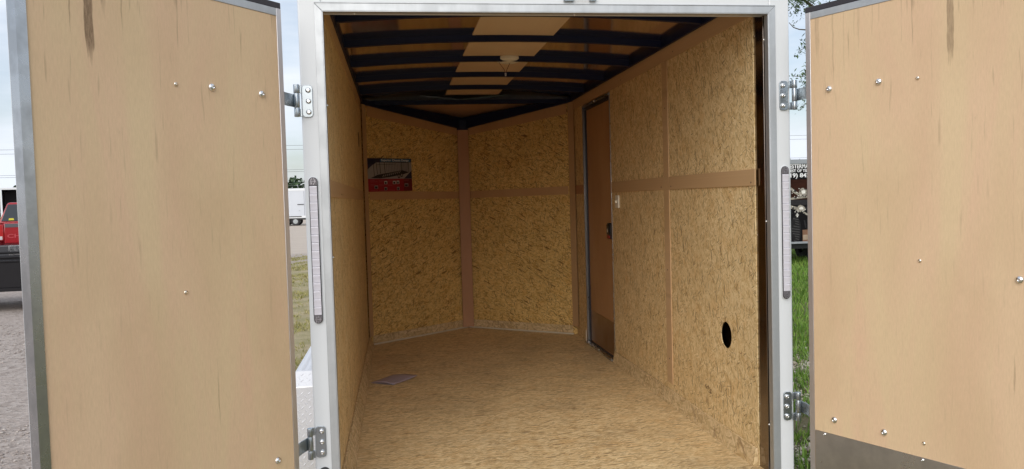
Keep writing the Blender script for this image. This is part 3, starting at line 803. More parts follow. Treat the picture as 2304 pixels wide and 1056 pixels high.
flat('header_band', pn, [[(0, .276), (0, .185), (.085, .245), (.464, .245), (.464, .276)]], 0)
flat('blue_bar', pb, [rc(.13, .455, .247, .274)], 1)
flat('corner_shape', pn, [[(.38, .108), (.464, .175), (.464, .108)]], 0)
flat('red_band', pr, [rc(0, .464, 0, .106)], 0)
flat('dark_panel', prd, [rc(.372, .464, 0, .106)], 1)
def bar(p, q, w):
    (x0, z0), (x1, z1) = p, q; dx, dz = x1 - x0, z1 - z0; l = math.hypot(dx, dz); nx, nz = -dz / l * w / 2, dx / l * w / 2
    return [(x0 + nx, z0 + nz), (x0 - nx, z0 - nz), (x1 - nx, z1 - nz), (x1 + nx, z1 + nz)]
bars = [bar((.06, .225), (.085, .245), .005), bar((.085, .245), (.43, .243), .004), bar((.43, .243), (.434, .16), .005), bar((.06, .225), (.066, .13), .005),
        bar((.088, .244), (.098, .145), .005), bar((.125, .242), (.13, .15), .006), bar((.172, .244), (.178, .155), .006), bar((.352, .243), (.354, .178), .006), bar((.088, .222), (.30, .231), .003)]
for i in range(10): bars.append(bar((.195 + i * .0165, .236), (.197 + i * .0165, .165), .0026))
for i in range(5): bars.append(bar((.362 + i * .0145, .24), (.366 + i * .0145, .172 - i * .004), .003))
bars.append([(.03, .114), (.10, .14), (.20, .155), (.36, .178), (.434, .16), (.36, .140), (.22, .12), (.13, .110)])
flat('chassis_drawing', pk, bars, 1)
flat('chassis_gaps', pl, [bar((.15 + i * .022, .122 + i * .004), (.165 + i * .022, .14 + i * .004), .006) for i in range(9)], 2)
def disc(x, z, r, n=14): return [(x + r * .8 * math.cos(2 * math.pi * i / n), z + r * math.sin(2 * math.pi * i / n)) for i in range(n)]
flat('drawn_wheel', pk, [disc(.322, .128, .018)], 3); flat('drawn_wheel', pk, [disc(.352, .138, .018)], 3)
flat('drawn_hub', pl, [disc(.322, .128, .009), disc(.352, .138, .009)], 4)
for x, z, w in ((.165, .075, .03), (.255, .075, .03), (.295, .076, .028), (.38, .052, .04), (.062, .038, .036), (.163, .024, .03), (.296, .024, .028)):
    pp = flat('small_picture', pw if w < .031 and z > .06 else pl, [rc(x, x + w, z - .014, z + .013)], 2)
    flat('picture_subject', pk, [rc(x + .004, x + w - .006, z - .012, z + .006)], 3)
_l = flat('printed_lines', simple('poster_pink', (.42, .12, .13), .5), [rc(x, x + .05, z, z + .0022) for x in (.02, .11, .20) for z in (.094, .060, .048)] + [rc(x, x + .075, z, z + .0013) for x in (.02, .11, .20) for z in (.085, .079, .012, .006)] + [rc(.378, .43, .092, .095)], 2)
_l['kind'] = 'stuff'
me = text_mesh('Superior Chassis Design', .295, .0165, .012); put('title_lettering', me, simple('title_white', (.85, .85, .85), .5), po, loc=(.140, -.0036, .2530))

def booklet():
    mb = MB(); vs, fs = [], []
    nx, ny = 12, 8
    A, B, C_, Dd = (Vector((-.205, 5.195, 0)), Vector((-.062, 5.095, 0)), Vector((.098, 5.275, 0)), Vector((-.062, 5.40, 0)))
    for j in range(ny + 1):
        for i in range(nx + 1):
            u_, v_ = i / nx, j / ny
            p = A * (1 - u_) * (1 - v_) + B * u_ * (1 - v_) + C_ * u_ * v_ + Dd * (1 - u_) * v_
            zz = .003 + .010 * math.sin(math.pi * u_ * .9) * (1 - v_ * .3) + .012 * (v_ ** 3) * u_
            vs.append((p.x, p.y, FZ + zz))
    for j in range(ny):
        for i in range(nx): o = j * (nx + 1) + i; fs.append((o, o + 1, o + nx + 2, o + nx + 1))
    mb.add(vs, fs)
    o = mb.build('booklet', M['paper'], None, 0, True)
    sol = o.modifiers.new('thick', 'SOLIDIFY'); sol.thickness = .0022; sol.offset = -1
    tag(o, 'pale lilac booklet lying slightly curled on the trailer floor', 'booklet')
    l = MB(); nv = []
    for i in range(nx + 1):
        u_ = i / nx; p = A * (1 - u_) + B * u_; nv += [(p.x, p.y - .002, FZ + .0012), (p.x + .02, p.y + .02, FZ + .0014)]
    l.add(nv, [(2 * i, 2 * i + 2, 2 * i + 3, 2 * i + 1) for i in range(nx)])
    l.build('inner_page', simple('page_white', (.50, .45, .47), .6), o)
booklet()

# ------------------------------------------------------------------ background vehicles
car_red = simple('truck_red_paint', (.33, .008, .014), .22, 0, .05, 3, coat=.6)
glass = simple('dark_glass', (.02, .025, .03), .06, 0, .05, 3, spec=.8)
chrome = M['bolt']
def wheel(parent, x, y, r, w):
    o = MB().lathe((x - w / 2, y, r), (1, 0, 0), [(r * .55, 0), (r * .92, .0), (r, .04), (r, w - .04), (r * .92, w), (r * .55, w)], 24).build('wheel', M['rubber'], parent, smooth=True)
    MB().lathe((x - w / 2 + .01, y, r), (1, 0, 0), [(0, .03), (r * .3, .02), (r * .5, .05), (r * .56, 0), (r * .56, w - .02), (0, w - .02)], 20).build('rim', M['zinc'], o, smooth=True)
def pickup():
    t = empty('pickup_truck', (-8.22, 20.0, 0), R_(23))
    tag(t, 'red pickup truck seen from behind, parked beyond the black utility trailer', 'truck')
    def part(name, mat, mb, bev=0): return mb.build(name, mat, t, bev)
    # bed
    m_ = MB().box(-.98, -.90, .06, 1.95, .62, 1.40).box(.90, .98, .06, 1.95, .62, 1.40).box(-.90, .90, .07, 1.95, .62, .86).box(-.98, .98, 1.951, 2.03, .62, 1.42)
    part('bed', car_red, m_, .02)
    tg = part('tailgate', car_red, MB().box(-.80, .80, 0, .055, .93, 1.40), .02)
    MB().box(-.78, .78, -.006, -.001, 1.30, 1.385).build('spoiler_strip', simple('grey_trim', (.10, .10, .11), .4), tg, .004)
    MB().box(-.13, .13, -.014, -.0015, 1.12, 1.23).build('tailgate_handle', M['black'], tg, .006)
    me_ = text_mesh('CHEVROLET', 1.06, .085, .02); put('tailgate_lettering', me_, simple('red_emboss', (.48, .06, .07), .3), tg, loc=(-.74, -.004, 1.06))
    for sx in (-1, 1):
        a, b = sorted((sx * .805, sx * .985))
        l = part('taillight', simple('taillight_red', (.42, .010, .012), .15, coat=.7), MB().box(a, b, -.012, .058, 1.00, 1.37), .02)
        MB().box(a + .03, b - .03, -.018, -.0125, 1.02, 1.10).build('reverse_lens', simple('pale_lens', (.6, .55, .55), .2), l, .004)
        wheel(t, sx * .86, .95, .39, .26); wheel(t, sx * .86, 4.35, .39, .26)
    bp = part('bumper', simple('bumper_dark', (.05, .05, .055), .35), MB().box(-1.0, 1.0, -.17, -.02, .60, .90), .03)
    MB().box(-.72, -.22, -.176, -.171, .63, .88).build('bumper_step', chrome, bp, .004); MB().box(.22, .72, -.176, -.171, .63, .88).build('bumper_step', chrome, bp, .004)
    MB().box(-.16, .16, -.18, -.1715, .66, .82).build('number_plate', simple('plate_white', (.6, .62, .66), .4), bp, .004)
    # cab
    mb = MB()
    rear = [(-.95, 2.05, 1.05), (.95, 2.05, 1.05), (.95, 2.05, 1.40), (.74, 2.22, 1.90), (-.74, 2.22, 1.90), (-.95, 2.05, 1.40)]
    front = [(-.95, 4.0, 1.05), (.95, 4.0, 1.05), (.95, 4.0, 1.38), (.72, 3.2, 1.90), (-.72, 3.2, 1.90), (-.95, 4.0, 1.38)]
    n = 6; mb.add(rear + front, [tuple(range(6)), tuple(range(6, 12))[::-1]] + [(i, i + 6, (i + 1) % 6 + 6, (i + 1) % 6) for i in range(6)])
    part('cab', car_red, mb, .05)
    part('cab', car_red, MB().box(-.96, .96, 2.04, 3.9, .52, 1.049), .04)
    part('rear_window', glass, MB().hexa([(-.90, 2.045, 1.43), (.90, 2.045, 1.43), (.90, 2.055, 1.43), (-.90, 2.055, 1.43), (-.74, 2.193, 1.85), (.74, 2.193, 1.85), (.74, 2.203, 1.85), (-.74, 2.203, 1.85)]), .01)
    part('window_sticker', simple('yellow_sticker', (.6, .55, .03), .5), MB().hexa([(-.74, 2.034, 1.45), (-.62, 2.034, 1.45), (-.62, 2.039, 1.45), (-.74, 2.039, 1.45), (-.73, 2.048, 1.50), (-.63, 2.048, 1.50), (-.63, 2.055, 1.50), (-.73, 2.055, 1.50)]))
    part('bonnet', car_red, MB().box(-.95, .95, 4.0, 5.5, .55, 1.22), .10)
    part('front_bumper', chrome, MB().box(-.98, .98, 5.5, 5.62, .45, .72), .03)
    part('brake_light', simple('brake_light', (.3, .02, .02), .3), MB().box(-.2, .2, 2.20, 2.215, 1.865, 1.895), .004)
pickup()

def utility_trailer():
    t = empty('utility_trailer', (-6.5, 14.0, 0), R_(4))
    tag(t, 'low black steel utility trailer with plain sides standing in front of the red pickup', 'trailer')
    blk = simple('black_steel', (.011, .010, .012), .6, 0, .4, 5, spec=.2)
    part = lambda n_, mb, b=0, mat=blk: mb.build(n_, mat, t, b)
    part('side_board', MB().box(-2.1, 1.9, 0, .05, .40, .82), .006); part('side_board', MB().box(-2.1, 1.9, 1.75, 1.80, .40, .82), .006)
    part('top_rail', MB().tube([(-2.1, .025, .90), (1.9, .025, .90)], .022)); part('top_rail', MB().tube([(-2.1, 1.775, .90), (1.9, 1.775, .90)], .022))
    part('side_rim', MB().box(-2.12, 1.92, -.015, .065, .822, .85), .004); part('side_rim', MB().box(-2.12, 1.92, 1.735, 1.815, .822, .85), .004)
    part('bottom_rail', MB().box(-2.12, 1.92, -.02, .06, .34, .398), .004)
    for x in (-2.05, -1.1, -.1, .9, 1.85): part('rail_post', MB().box(x - .02, x + .02, .01, .045, .851, .89))
    part('deck', MB().box(-2.08, 1.88, .055, 1.745, .45, .49), 0, simple('grey_deck', (.16, .14, .13), .7))
    part('end_board', MB().box(-2.10, -2.06, .055, 1.745, .491, .82)); part('end_board', MB().box(1.86, 1.90, .055, 1.745, .491, .82))
    for y in (-.12, 1.92):
        w = MB().lathe((.8, y - .09, .31), (0, 1, 0), [(.15, 0), (.29, 0), (.31, .03), (.31, .15), (.29, .18), (.15, .18)], 24).build('wheel', M['rubber'], t, smooth=True)
        MB().lathe((.8, y - .08, .31), (0, 1, 0), [(0, .03), (.1, .02), (.15, .0), (.15, .16), (0, .16)], 20).build('rim', M['zinc'], w, smooth=True)
    part('drawbar', MB().box(1.92, 3.1, .86, .94, .36, .42), .005)
    part('jack_stand', MB().cyl((2.9, .90, 0.0), (2.9, .90, .359), .03))
utility_trailer()

def box_trailer(name, loc, rz, w, l, z0, z1, body, trim, label, group=None, open_rear=False, side_door=None, axle=True):
    """enclosed trailer: local x across the rear face, y towards its nose"""
    t = empty(name, loc, rz); tag(t, label, 'trailer', group)
    part = lambda n_, mb, mat=body, b=0: mb.build(n_, mat, t, b)
    if open_rear:
        part('side_wall', MB().box(-w / 2, -w / 2 + .05, .06, l, z0, z1)); part('side_wall', MB().box(w / 2 - .05, w / 2, .06, l, z0, z1))
        part('roof', MB().box(-w / 2, w / 2, .06, l, z1 + .001, z1 + .05)); part('deck', MB().box(-w / 2 + .051, w / 2 - .051, .06, l, z0, z0 + .06))
        part('front_wall', MB().box(-w / 2 + .051, w / 2 - .051, l - .05, l - .001, z0 + .061, z1))
    else:
        part('body', MB().box(-w / 2, w / 2, .0, l, z0, z1), body, .02)
    part('corner_post', MB().box(-w / 2 - .01, -w / 2 + .07, -.03, .06 if open_rear else -.001, z0, z1 + .0), trim, .006)
    part('corner_post', MB().box(w / 2 - .07, w / 2 + .01, -.03, .06 if open_rear else -.001, z0, z1 + .0), trim, .006)
    part('header', MB().box(-w / 2 - .01, w / 2 + .01, -.03, .06 if open_rear else -.001, z1 + .0015, z1 + .10), trim, .006)
    part('roof_rail', MB().box(-w / 2 - .02, -w / 2 - .001, .061, l, z1 - .10, z1 + .05), trim, .004); part('roof_rail', MB().box(w / 2 + .001, w / 2 + .02, .061, l, z1 - .10, z1 + .05), trim, .004)
    part('roof', MB().box(-w / 2, w / 2, .061, l, z1 + .051, z1 + .09), trim)
    part('bottom_rail', MB().box(-w / 2 - .012, -w / 2 - .001, .061, l, z0 - .02, z0 + .16), trim, .003); part('bottom_rail', MB().box(w / 2 + .001, w / 2 + .012, .061, l, z0 - .02, z0 + .16), trim, .003)
    part('rear_rail', MB().box(-w / 2, w / 2, -.035, -.002, z0 - .045, z0 - .001), trim, .004)
    part('chassis', MB().box(-w / 2 + .1, w / 2 - .1, .1, l - .1, z0 - .16, z0 - .022), M['black'])
    for sx in (-1, 1):
        for yy in (l * .42, l * .42 + .82) if l > 4.5 else (l * .45,):
            wheel(t, sx * (w / 2 - .14), yy, .34, .2)
        part('mudguard', MB().box(*sorted((sx * (w / 2 + .013), sx * (w / 2 + .05))), l * .42 - .5, l * .42 + 1.32 if l > 4.5 else l * .45 + .5, .70, .76), M['black'], .004)
    part('drawbar', MB().box(-.06, .06, l + .001, l + 1.2, z0 - .16, z0 - .06), M['black'])
    part('jack_stand', MB().cyl((0, l + .9, 0), (0, l + .9, z0 - .161), .035), M['black'])
    return t
wb_ = simple('grey_white_sheet', (.58, .61, .66), .35, 0, .04, 1.2); wt_ = simple('white_trim', (.74, .76, .78), .35, 0, .03, 2)
bw_ = simple('black_trailer_sheet', (.016, .017, .022), .3)
# white enclosed trailer far off, its side turned to the camera
t = box_trailer('enclosed_trailer', (-11.6, 66.0, 0), R_(-90), 2.4, 6.6, .62, 2.88, wb_, wt_, 'white enclosed trailer parked across the dirt road with its side door shut')
side = 1.2
MB().box(side + .002, side + .012, 4.32, 4.345, .80, 2.72).build('door_edge', simple('grey_gap', (.22, .24, .27), .5), t)
MB().box(side + .002, side + .012, 5.30, 5.325, .80, 2.72).build('door_edge', t.children[0].data.materials[0], t)
MB().box(side + .0125, side + .05, 3.80, 4.30, 1.66, 1.71).build('bar_lock', M['black'], t, .004)
for yy in (2.4, 3.9, 4.6): MB().box(side + .0125, side + .03, yy, yy + .07, 1.16 if yy > 3 else 2.2, 1.22 if yy > 3 else 2.26).build('side_marker', M['zinc'], t, .004)
MB().box(side + .002, side + .04, 2.3, 2.95, .84, 1.10).build('vent_box', M['black'], t, .01)
# open trailer behind the pickup
box_trailer('open_trailer', (-16.9, 40.0, 0), R_(23), 2.5, 5.5, .6, 2.72, bw_, wt_, 'empty dark enclosed trailer with open rear end beyond the red pickup', open_rear=True)
# trailer with the printed sign on its rear
gt = box_trailer('sign_trailer', (8.72, 16.0, 0), 0, 2.0, 3.6, .53, 2.20, bw_, simple('grey_trim_rail', (.30, .32, .34), .4), 'black enclosed trailer whose rear carries white lettering over a printed axle picture')
sg = MB().box(-.925, .925, -.012, -.0015, .535, 2.195).build('sign_panel', simple('sign_black', (.008, .007, .008), .8, spec=.1), gt)
def sx_(px): return 8.33 + (px - 1771.5) * .01022 - 8.72
def sz_(py): return 2.29 - (py - 355) * .00899
lw = simple('sign_white', (.80, .80, .80), .5)
for body, p0, p1, pyb, hh in (('WESTERMAN', 1764.5, 1826, 375, .088), ('WEST OF TILL', 1768, 1820.5, 384, .055), ('(519) 842', 1763, 1820.5, 396.5, .084)):
    me_ = text_mesh(body, (p1 - p0) * .01022, hh, .028); put('sign_lettering', me_, lw, sg, loc=(sx_(p0), -.0135, sz_(pyb)))
def gflat(name, mat, polys, lv=0):
    m_ = MB()
    for p in polys: m_.prism([(sx_(a), -.0125 - .0012 * lv, sz_(b)) for a, b in p], (0, -.0008, 0))
    return m_.build(name, mat, sg)
def ell(cx, cy, rx, ry, n=18, j=0): return [(cx + rx * (1 + j * random.uniform(-1, 1)) * math.cos(-2 * math.pi * i / n), cy + ry * (1 + j * random.uniform(-1, 1)) * math.sin(-2 * math.pi * i / n)) for i in range(n)]
rust = simple('printed_rust', (.035, .012, .007), .8, 0, .8, 9, spec=.1); ps = simple('printed_silver', (.30, .27, .22), .7, 0, .9, 22); pdk = simple('printed_grey', (.03, .028, .03), .8, 0, .4, 20, spec=.1)
pbr = simple('printed_wood', (.20, .10, .055), .5, 0, .4, 12); ptan = simple('printed_tan', (.36, .27, .19), .5, 0, .3, 12); ptyre = simple('printed_tyre', (.018, .017, .018), .8, 0, .5, 22, spec=.1); pwt = simple('printed_glint', (.75, .72, .66), .4)
gflat('printed_frame', rust, [[(1720, 402), (1870, 402), (1870, 448), (1720, 452)]], 0)
gflat('printed_bar', pdk, [[(1730, 452), (1870, 449), (1870, 464), (1730, 462)], [(1790, 466), (1870, 474), (1870, 484), (1790, 472)]], 1)
gflat('printed_axle', ps, [ell(1805, 433, 9.5, 11, 12, .16), [(1777, 445), (1815, 441), (1815, 446), (1777, 450)], [(1778, 420), (1796, 436), (1793, 440), (1776, 428)], ell(1757, 436, 9, 10, 12, .16)], 2)
gflat('printed_axle', ps, [ell(1799, 472, 10, 9, 12, .15), [(1777, 463), (1792, 468), (1790, 474), (1777, 471)], [(1806, 478), (1822, 490), (1822, 494), (1804, 482)], ell(1850, 470, 10, 9, 12, .15)], 2)
_rs = random.Random(5)
gflat('printed_detail', pdk, [ell(_rs.uniform(1778, 1822), _rs.uniform(424, 446), _rs.uniform(1, 3.2), _rs.uniform(.8, 2.2), 6, .5) for _ in range(16)] + [ell(_rs.uniform(1778, 1822), _rs.uniform(463, 484), _rs.uniform(1, 3.2), _rs.uniform(.8, 2.2), 6, .5) for _ in range(14)], 4)['kind'] = 'stuff'
gflat('printed_glint', pwt, [ell(_rs.uniform(1780, 1820), _rs.uniform(420, 446), _rs.uniform(.6, 2.0), _rs.uniform(.5, 1.3), 5, .5) for _ in range(12)] + [ell(_rs.uniform(1780, 1818), _rs.uniform(464, 482), _rs.uniform(.6, 2.0), _rs.uniform(.5, 1.3), 5, .5) for _ in range(10)], 5)['kind'] = 'stuff'
gflat('printed_glint', pwt, [ell(1806, 432, 4.5, 5.5, 9, .3), ell(1801, 471, 5, 3.5, 9, .3), [(1790, 483), (1793, 483), (1793, 492), (1790, 492)], [(1788, 486), (1795, 486), (1795, 488), (1788, 488)]], 3)
gflat('printed_tyre', ptyre, [ell(1788, 522, 12, 34, 22)], 1)
gflat('printed_tread', simple('printed_tread', (.07, .068, .068), .8, spec=.1), [[(1782 + 5 * math.sin(i), 494 + i * 6), (1797 - abs(i - 4.5) * .6, 497 + i * 6), (1797 - abs(i - 4.5) * .6, 499 + i * 6), (1782 + 5 * math.sin(i), 496 + i * 6)] for i in range(10)], 2)
gflat('printed_block', pbr, [[(1803, 523), (1850, 521), (1850, 550), (1803, 552)]], 1)
gflat('printed_block', ptan, [[(1804, 535), (1850, 534), (1850, 546), (1804, 547)]], 2)
gflat('printed_spring', pdk, [[(1806 + 7 * i, 500), (1809 + 7 * i, 500), (1812 + 7 * i, 518), (1809 + 7 * i, 518)] for i in range(6)], 2)

# ------------------------------------------------------------------ power lines
lm = simple('cable_grey', (.10, .11, .12), .6)
for i, (y, z, sag) in enumerate(((150, 13.2, .6), (150, 12.4, .5), (150, 8.6, .4), (150, 8.25, .4), (150, 5.6, .3))):
    pts = [(-140 + 280 * k / 40, y + .3 * i, z - sag * (1 - ((k - 20) / 20) ** 2) + z * .0) for k in range(41)]
    o = MB().tube(pts, .035, 4).build('power_line', lm)
    tag(o, ['highest thin power line crossing the pale sky', 'second highest power line, just under the top one', 'upper cable of the middle pair of power lines', 'lower cable of the middle pair of power lines', 'lowest power line, just over the far trees'][i], 'power line', 'power lines across the sky')

# ------------------------------------------------------------------ vegetation
def leaf_mat(name, a, b, c, trans=.25):
    t = NT(name)
    g_ = t.new('ShaderNodeObjectInfo'); geo = t.new('ShaderNodeNewGeometry')
    r_ = geo.outputs['Random Per Island']
    col = t.ramp(r_, [(0, a), (.5, b), (1, c)])
    t.done(col, .55, 0, .3)
    return t.m
def mass(name, V, Fq, mat, **kw):
    me_ = bpy.data.meshes.new(name)
    nv, nf, k_ = len(V), len(Fq), Fq.shape[1]
    me_.vertices.add(nv); me_.vertices.foreach_set('co', V.astype(np.float32).ravel())
    me_.loops.add(nf * k_); me_.loops.foreach_set('vertex_index', Fq.astype(np.int32).ravel())
    me_.polygons.add(nf); me_.polygons.foreach_set('loop_start', np.arange(0, nf * k_, k_, dtype=np.int32))
    me_.update(calc_edges=True); me_.validate()
    o = bpy.data.objects.new(name, me_); COL.objects.link(o); me_.materials.append(mat)
    return o
def leaves(centres, length, width, seed, tilt=1.0):
    """one narrow four-sided leaf at each centre, any way up"""
    r_ = np.random.default_rng(seed); n = len(centres)
    d = r_.normal(size=(n, 3)); d[:, 2] *= tilt; d /= np.linalg.norm(d, axis=1)[:, None]
    e_ = np.cross(d, r_.normal(size=(n, 3))); e_ /= np.linalg.norm(e_, axis=1)[:, None]
    L_ = (length * r_.uniform(.6, 1.3, n))[:, None]; W_ = (width * r_.uniform(.7, 1.3, n))[:, None]
    V = np.stack([centres - d * L_, centres + e_ * W_, centres + d * L_, centres - e_ * W_], 1).reshape(-1, 3)
    return V, np.arange(4 * n).reshape(-1, 4)
def blades(x, y, h, w, seed, lean=.5):
    r_ = np.random.default_rng(seed); n = len(x)
    a = r_.uniform(0, 2 * np.pi, n); b = r_.uniform(0, 2 * np.pi, n); ln = h * lean * r_.uniform(.1, 1.2, n)
    ca, sa = np.cos(a) * w, np.sin(a) * w; lx, ly = np.cos(b) * ln, np.sin(b) * ln
    z0 = np.full(n, -.004)
    P = [np.stack([x - ca, y - sa, z0], 1), np.stack([x + ca, y + sa, z0], 1),
         np.stack([x + ca * .7 + lx * .4, y + sa * .7 + ly * .4, h * .6], 1), np.stack([x - ca * .7 + lx * .4, y - sa * .7 + ly * .4, h * .6], 1),
         np.stack([x + lx + ca * .1, y + ly + sa * .1, h], 1), np.stack([x + lx - ca * .1, y + ly - sa * .1, h], 1)]
    V = np.stack(P, 1).reshape(-1, 3)
    base = (np.arange(n) * 6)[:, None]
    F = np.concatenate([base + np.array([[0, 1, 2, 3]]), base + np.array([[3, 2, 4, 5]])], 0)
    return V, F
def patch_noise(x, y, seed, k=6, f0=.5):
    r_ = np.random.default_rng(seed); s_ = np.zeros_like(x)
    for i in range(k):
        f = f0 * 1.7 ** i; a = r_.uniform(0, 6.28); s_ += np.sin(f * (x * np.cos(a) + y * np.sin(a)) + r_.uniform(0, 6.28)) / (1.2 ** i)
    return s_
# green grass on the right
n = 150000
y = 3.3 + (rng.random(n) ** 1.7) * 24; x = rng.uniform(1.75, 2.6, n) + rng.random(n) * (1.0 + .75 * y)
pn_ = patch_noise(x, y, 3, 6, .9)
bare = np.exp(-(((x - .536 * y) / 1.0) ** 2 * .0 + ((y - 6.75) / .42) ** 2)) * 2.6 + np.exp(-((y - 5.75) / .16) ** 2) * 1.2 + np.exp(-((y - 4.55) / .12) ** 2) * .9
keep = (pn_ - bare * 2 + rng.normal(0, .7, n)) > -1.7
x, y = x[keep], y[keep]
h = rng.uniform(.035, .095, len(x)) * (1 + .45 * np.clip((y - 9) / 8, 0, 1.6)); w = rng.uniform(.0022, .0042, len(x)) * (1 + y * .09)
V, F = blades(x, y, h, w, 5, .7)
o = mass('grass', V, F, leaf_mat('green_blades', (.07, .15, .016), (.14, .27, .032), (.25, .36, .07)))
tag(o, 'lush green grass growing beside the trailer on the right', None, None, 'stuff')
# thin dry grass on the left
n = 60000
y = 6.5 + (rng.random(n) ** 1.6) * 20; x = rng.uniform(-3.3, -.42, n)
pn_ = patch_noise(x * 1.6, y, 8, 7, 1.9)
keep = ((pn_ + rng.normal(0, .5, n)) > .35) & (x > -.30 * y)
x, y = x[keep], y[keep]
h = rng.uniform(.015, .05, len(x)); w = rng.uniform(.002, .004, len(x)) * (1 + y * .08)
V, F = blades(x, y, h, w, 6, 1.2)
o = mass('dry_grass', V, F, leaf_mat('dry_blades', (.17, .185, .045), (.31, .285, .09), (.46, .39, .20)))
tag(o, 'thin yellowed grass between the trailer and the road', None, None, 'stuff')
# gravel
def stones(n, x, y, r, seed, name, mat, label):
    r_ = np.random.default_rng(seed)
    base = np.array([[1, 0, 0], [-1, 0, 0], [0, 1, 0], [0, -1, 0], [0, 0, .75], [0, 0, -.6]], float)
    V = base[None] * r_.uniform(.55, 1.25, (n, 6, 1)) * r[:, None, None]
    a = r_.uniform(0, 6.28, n); c_, s_ = np.cos(a)[:, None], np.sin(a)[:, None]
    X, Y_ = V[:, :, 0] * c_ - V[:, :, 1] * s_, V[:, :, 0] * s_ + V[:, :, 1] * c_
    V = np.stack([X + x[:, None], Y_ + y[:, None], V[:, :, 2] * .7 + r[:, None] * .25], 2).reshape(-1, 3)
    f = np.array([[0, 2, 4], [2, 1, 4], [1, 3, 4], [3, 0, 4], [2, 0, 5], [1, 2, 5], [3, 1, 5], [0, 3, 5]])
    F = (np.arange(n)[:, None, None] * 6 + f[None]).reshape(-1, 3)
    o = mass(name, V, F, mat); tag(o, label, None, None, 'stuff')
sm = leaf_mat('gravel_stones', (.26, .215, .19), (.40, .345, .31), (.56, .51, .47))
n = 26000; y = 4.2 + rng.random(n) ** 1.8 * 11; x = y * rng.uniform(-.60, -.30, n)
kk = patch_noise(x * 1.5, y * 1.5, 21) + rng.normal(0, .6, n) > .5; x, y = x[kk], y[kk]
stones(len(x), x, y, rng.gamma(2.0, .0030, len(x)) + .0025, 4, 'gravel', sm, 'loose gravel and clods on the lot at the left')
n = 6000; y = np.concatenate([rng.normal(6.75, .42, 4200), rng.normal(5.75, .2, 1200), rng.normal(4.55, .15, 600)]); x = y * rng.uniform(.44, .68, n)
stones(n, x, y, rng.gamma(2.2, .005, n) + .004, 9, 'gravel', leaf_mat('pale_stones', (.26, .22, .16), (.42, .37, .28), (.58, .53, .45)), 'pale stones showing through the grass on the right')
# clods and tufts of white clover are left to the material

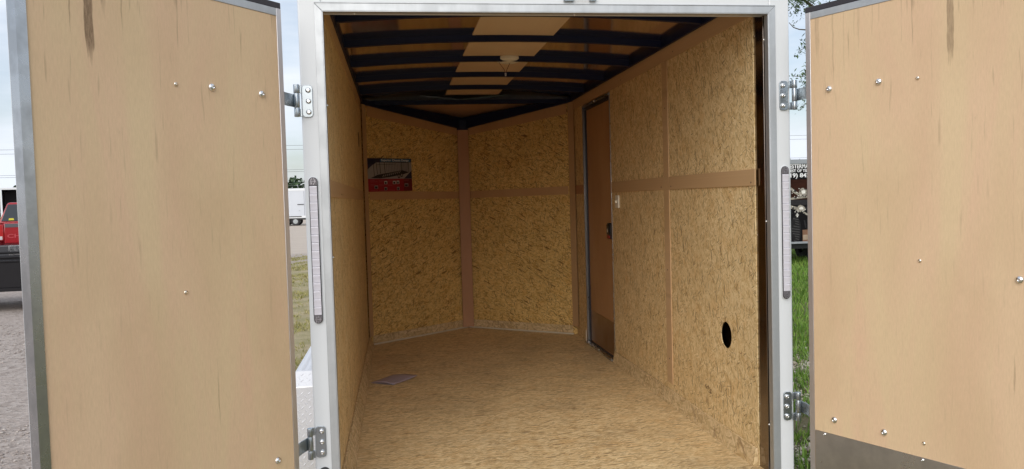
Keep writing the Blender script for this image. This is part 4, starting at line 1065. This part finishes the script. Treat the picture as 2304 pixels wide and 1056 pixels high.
# leafy tree on the right
def tree():
    t = empty('leafy_tree', (6.1, 9.6, 0))
    tag(t, 'fine leaved tree hanging over the right hand door, twigs against the sky', 'tree')
    bark = simple('bark', (.10, .08, .06), .9, 0, .5, 9)
    base = Vector((6.1, 9.6, 0))
    MB().tube([(0, 0, -.05), (.03, .02, .8), (-.02, .05, 1.9), (.04, .0, 3.0), (.1, .05, 4.2), (.05, .1, 5.4)], [.16, .13, .115, .09, .06, .02], 10).build('trunk', bark, t, smooth=True)
    rr = random.Random(3)
    tips = []
    def branch(p0, p1, r0, droop=0.0, n_=10):
        p0, p1 = Vector(p0), Vector(p1); pts = []
        for i in range(n_ + 1):
            u_ = i / n_; q = p0.lerp(p1, u_); q.z += math.sin(math.pi * u_) * .25 - droop * u_ * u_
            q += Vector((rr.uniform(-1, 1), rr.uniform(-1, 1), rr.uniform(-1, 1))) * .035
            pts.append(q)
        MB().tube(pts, [max(.004, r0 * (1 - .85 * i / n_)) for i in range(n_ + 1)], 6).build('branch', bark, t, smooth=True)
        return pts
    cs = []
    def spray(p, n_, rad, flat_=1.0):
        for _ in range(n_):
            d_ = Vector((rr.gauss(0, 1), rr.gauss(0, 1), rr.gauss(0, 1) * flat_)) * rad * .55
            cs.append((p.x + d_.x, p.y + d_.y, p.z + d_.z))
    # general crown, well behind and over the open door
    for k_ in range(22):
        a = rr.uniform(-1.2, 1.9) if k_ % 2 else rr.uniform(0, 6.28)
        rad = rr.uniform(.5, 1.5); z_ = rr.uniform(2.3, 5.6)
        e_ = Vector((rad * math.cos(a), rad * math.sin(a), z_))
        # keep the strip of open sky beside the post clear
        wx, wy = base.x + e_.x, base.y + e_.y
        if wx / wy < .60 and z_ < 4.4: continue
        st = Vector((0, 0, max(1.6, z_ - rr.uniform(.6, 1.4))))
        pts = branch(st, e_, .035)
        for q in pts[3:]:
            for _ in range(3):
                s_ = q + Vector((rr.gauss(0, .2), rr.gauss(0, .2), rr.gauss(0, .16)))
                spray(s_, 16, .16)
    def world(r, Yd, zr): return Vector((r * Yd, Yd, 1.62 + zr * Yd)) - base
    # bough that crosses the top of the gap (its underside just shows)
    b1 = branch((0, 0, 3.0), world(.528, 9.0, .262), .05, 0)
    for q in b1[2:]: 
        for _ in range(5): spray(q + Vector((rr.gauss(0, .16), rr.gauss(0, .2), rr.gauss(.10, .10))), 22, .13)
    for rx in (.524, .532, .541, .549, .556):
        for kz in (.254, .262, .272):
            for _ in range(2): spray(world(rx + rr.uniform(-.003, .003), 9 + rr.uniform(-.3, .3), kz), 15, .085)
    # bare curved twig
    p = [world(.5255, 9, .2245), world(.532, 9, .218), world(.540, 9, .2155), world(.552, 9, .2148), world(.58, 9.1, .222)]
    MB().tube(p, [.004, .006, .007, .009, .012], 5).build('branch', bark, t, smooth=True)
    # spray in the middle of the gap, at the door's edge
    for (r0, z0_, r1, z1_) in ((.60, .125, .5405, .188), (.60, .12, .536, .152), (.60, .11, .538, .132), (.60, .10, .5435, .112)):
        pts = branch(world(r0, 9, z0_), world(r1, 9, z1_), .010, 0, 12)
        for i, q in enumerate(pts[2:]):
            for _ in range(3): spray(q + Vector((rr.gauss(0, .03), rr.gauss(0, .05), rr.gauss(0, .03))), 5 if i > 8 else 8, .055)
    branch((0, 0, 1.9), world(.60, 9, .115), .03)
    V, F = leaves(np.array(cs), .030, .0075, 2)
    c_ = mass('crown', V, F, leaf_mat('narrow_leaves', (.030, .060, .016), (.055, .10, .026), (.10, .15, .05))); c_.parent = t; c_['kind'] = 'stuff'
tree()

# far tree line
cs = []
r2 = np.random.default_rng(31)
for k_ in range(420):
    cx = -330 + k_ * 1.6 + r2.normal(0, 1.5); cy = 300 + r2.normal(0, 7); hh = 11.8 + 1.6 * math.sin(cx * .06) + r2.normal(0, 1.1); rr_ = r2.uniform(2.2, 4.0)
    q = r2.normal(size=(95, 3)); q /= np.linalg.norm(q, axis=1)[:, None]; q *= r2.uniform(.75, 1.05, (95, 1))
    cs.append(np.array([cx, cy, hh * .55]) + q * np.array([rr_, rr_, hh * .5]))
V, F = leaves(np.concatenate(cs), .85, .6, 12)
o = mass('treeline', V, F, leaf_mat('far_foliage', (.030, .055, .026), (.045, .080, .036), (.075, .115, .05)))
tag(o, 'low dark green line of trees along the horizon', None, None, 'stuff')
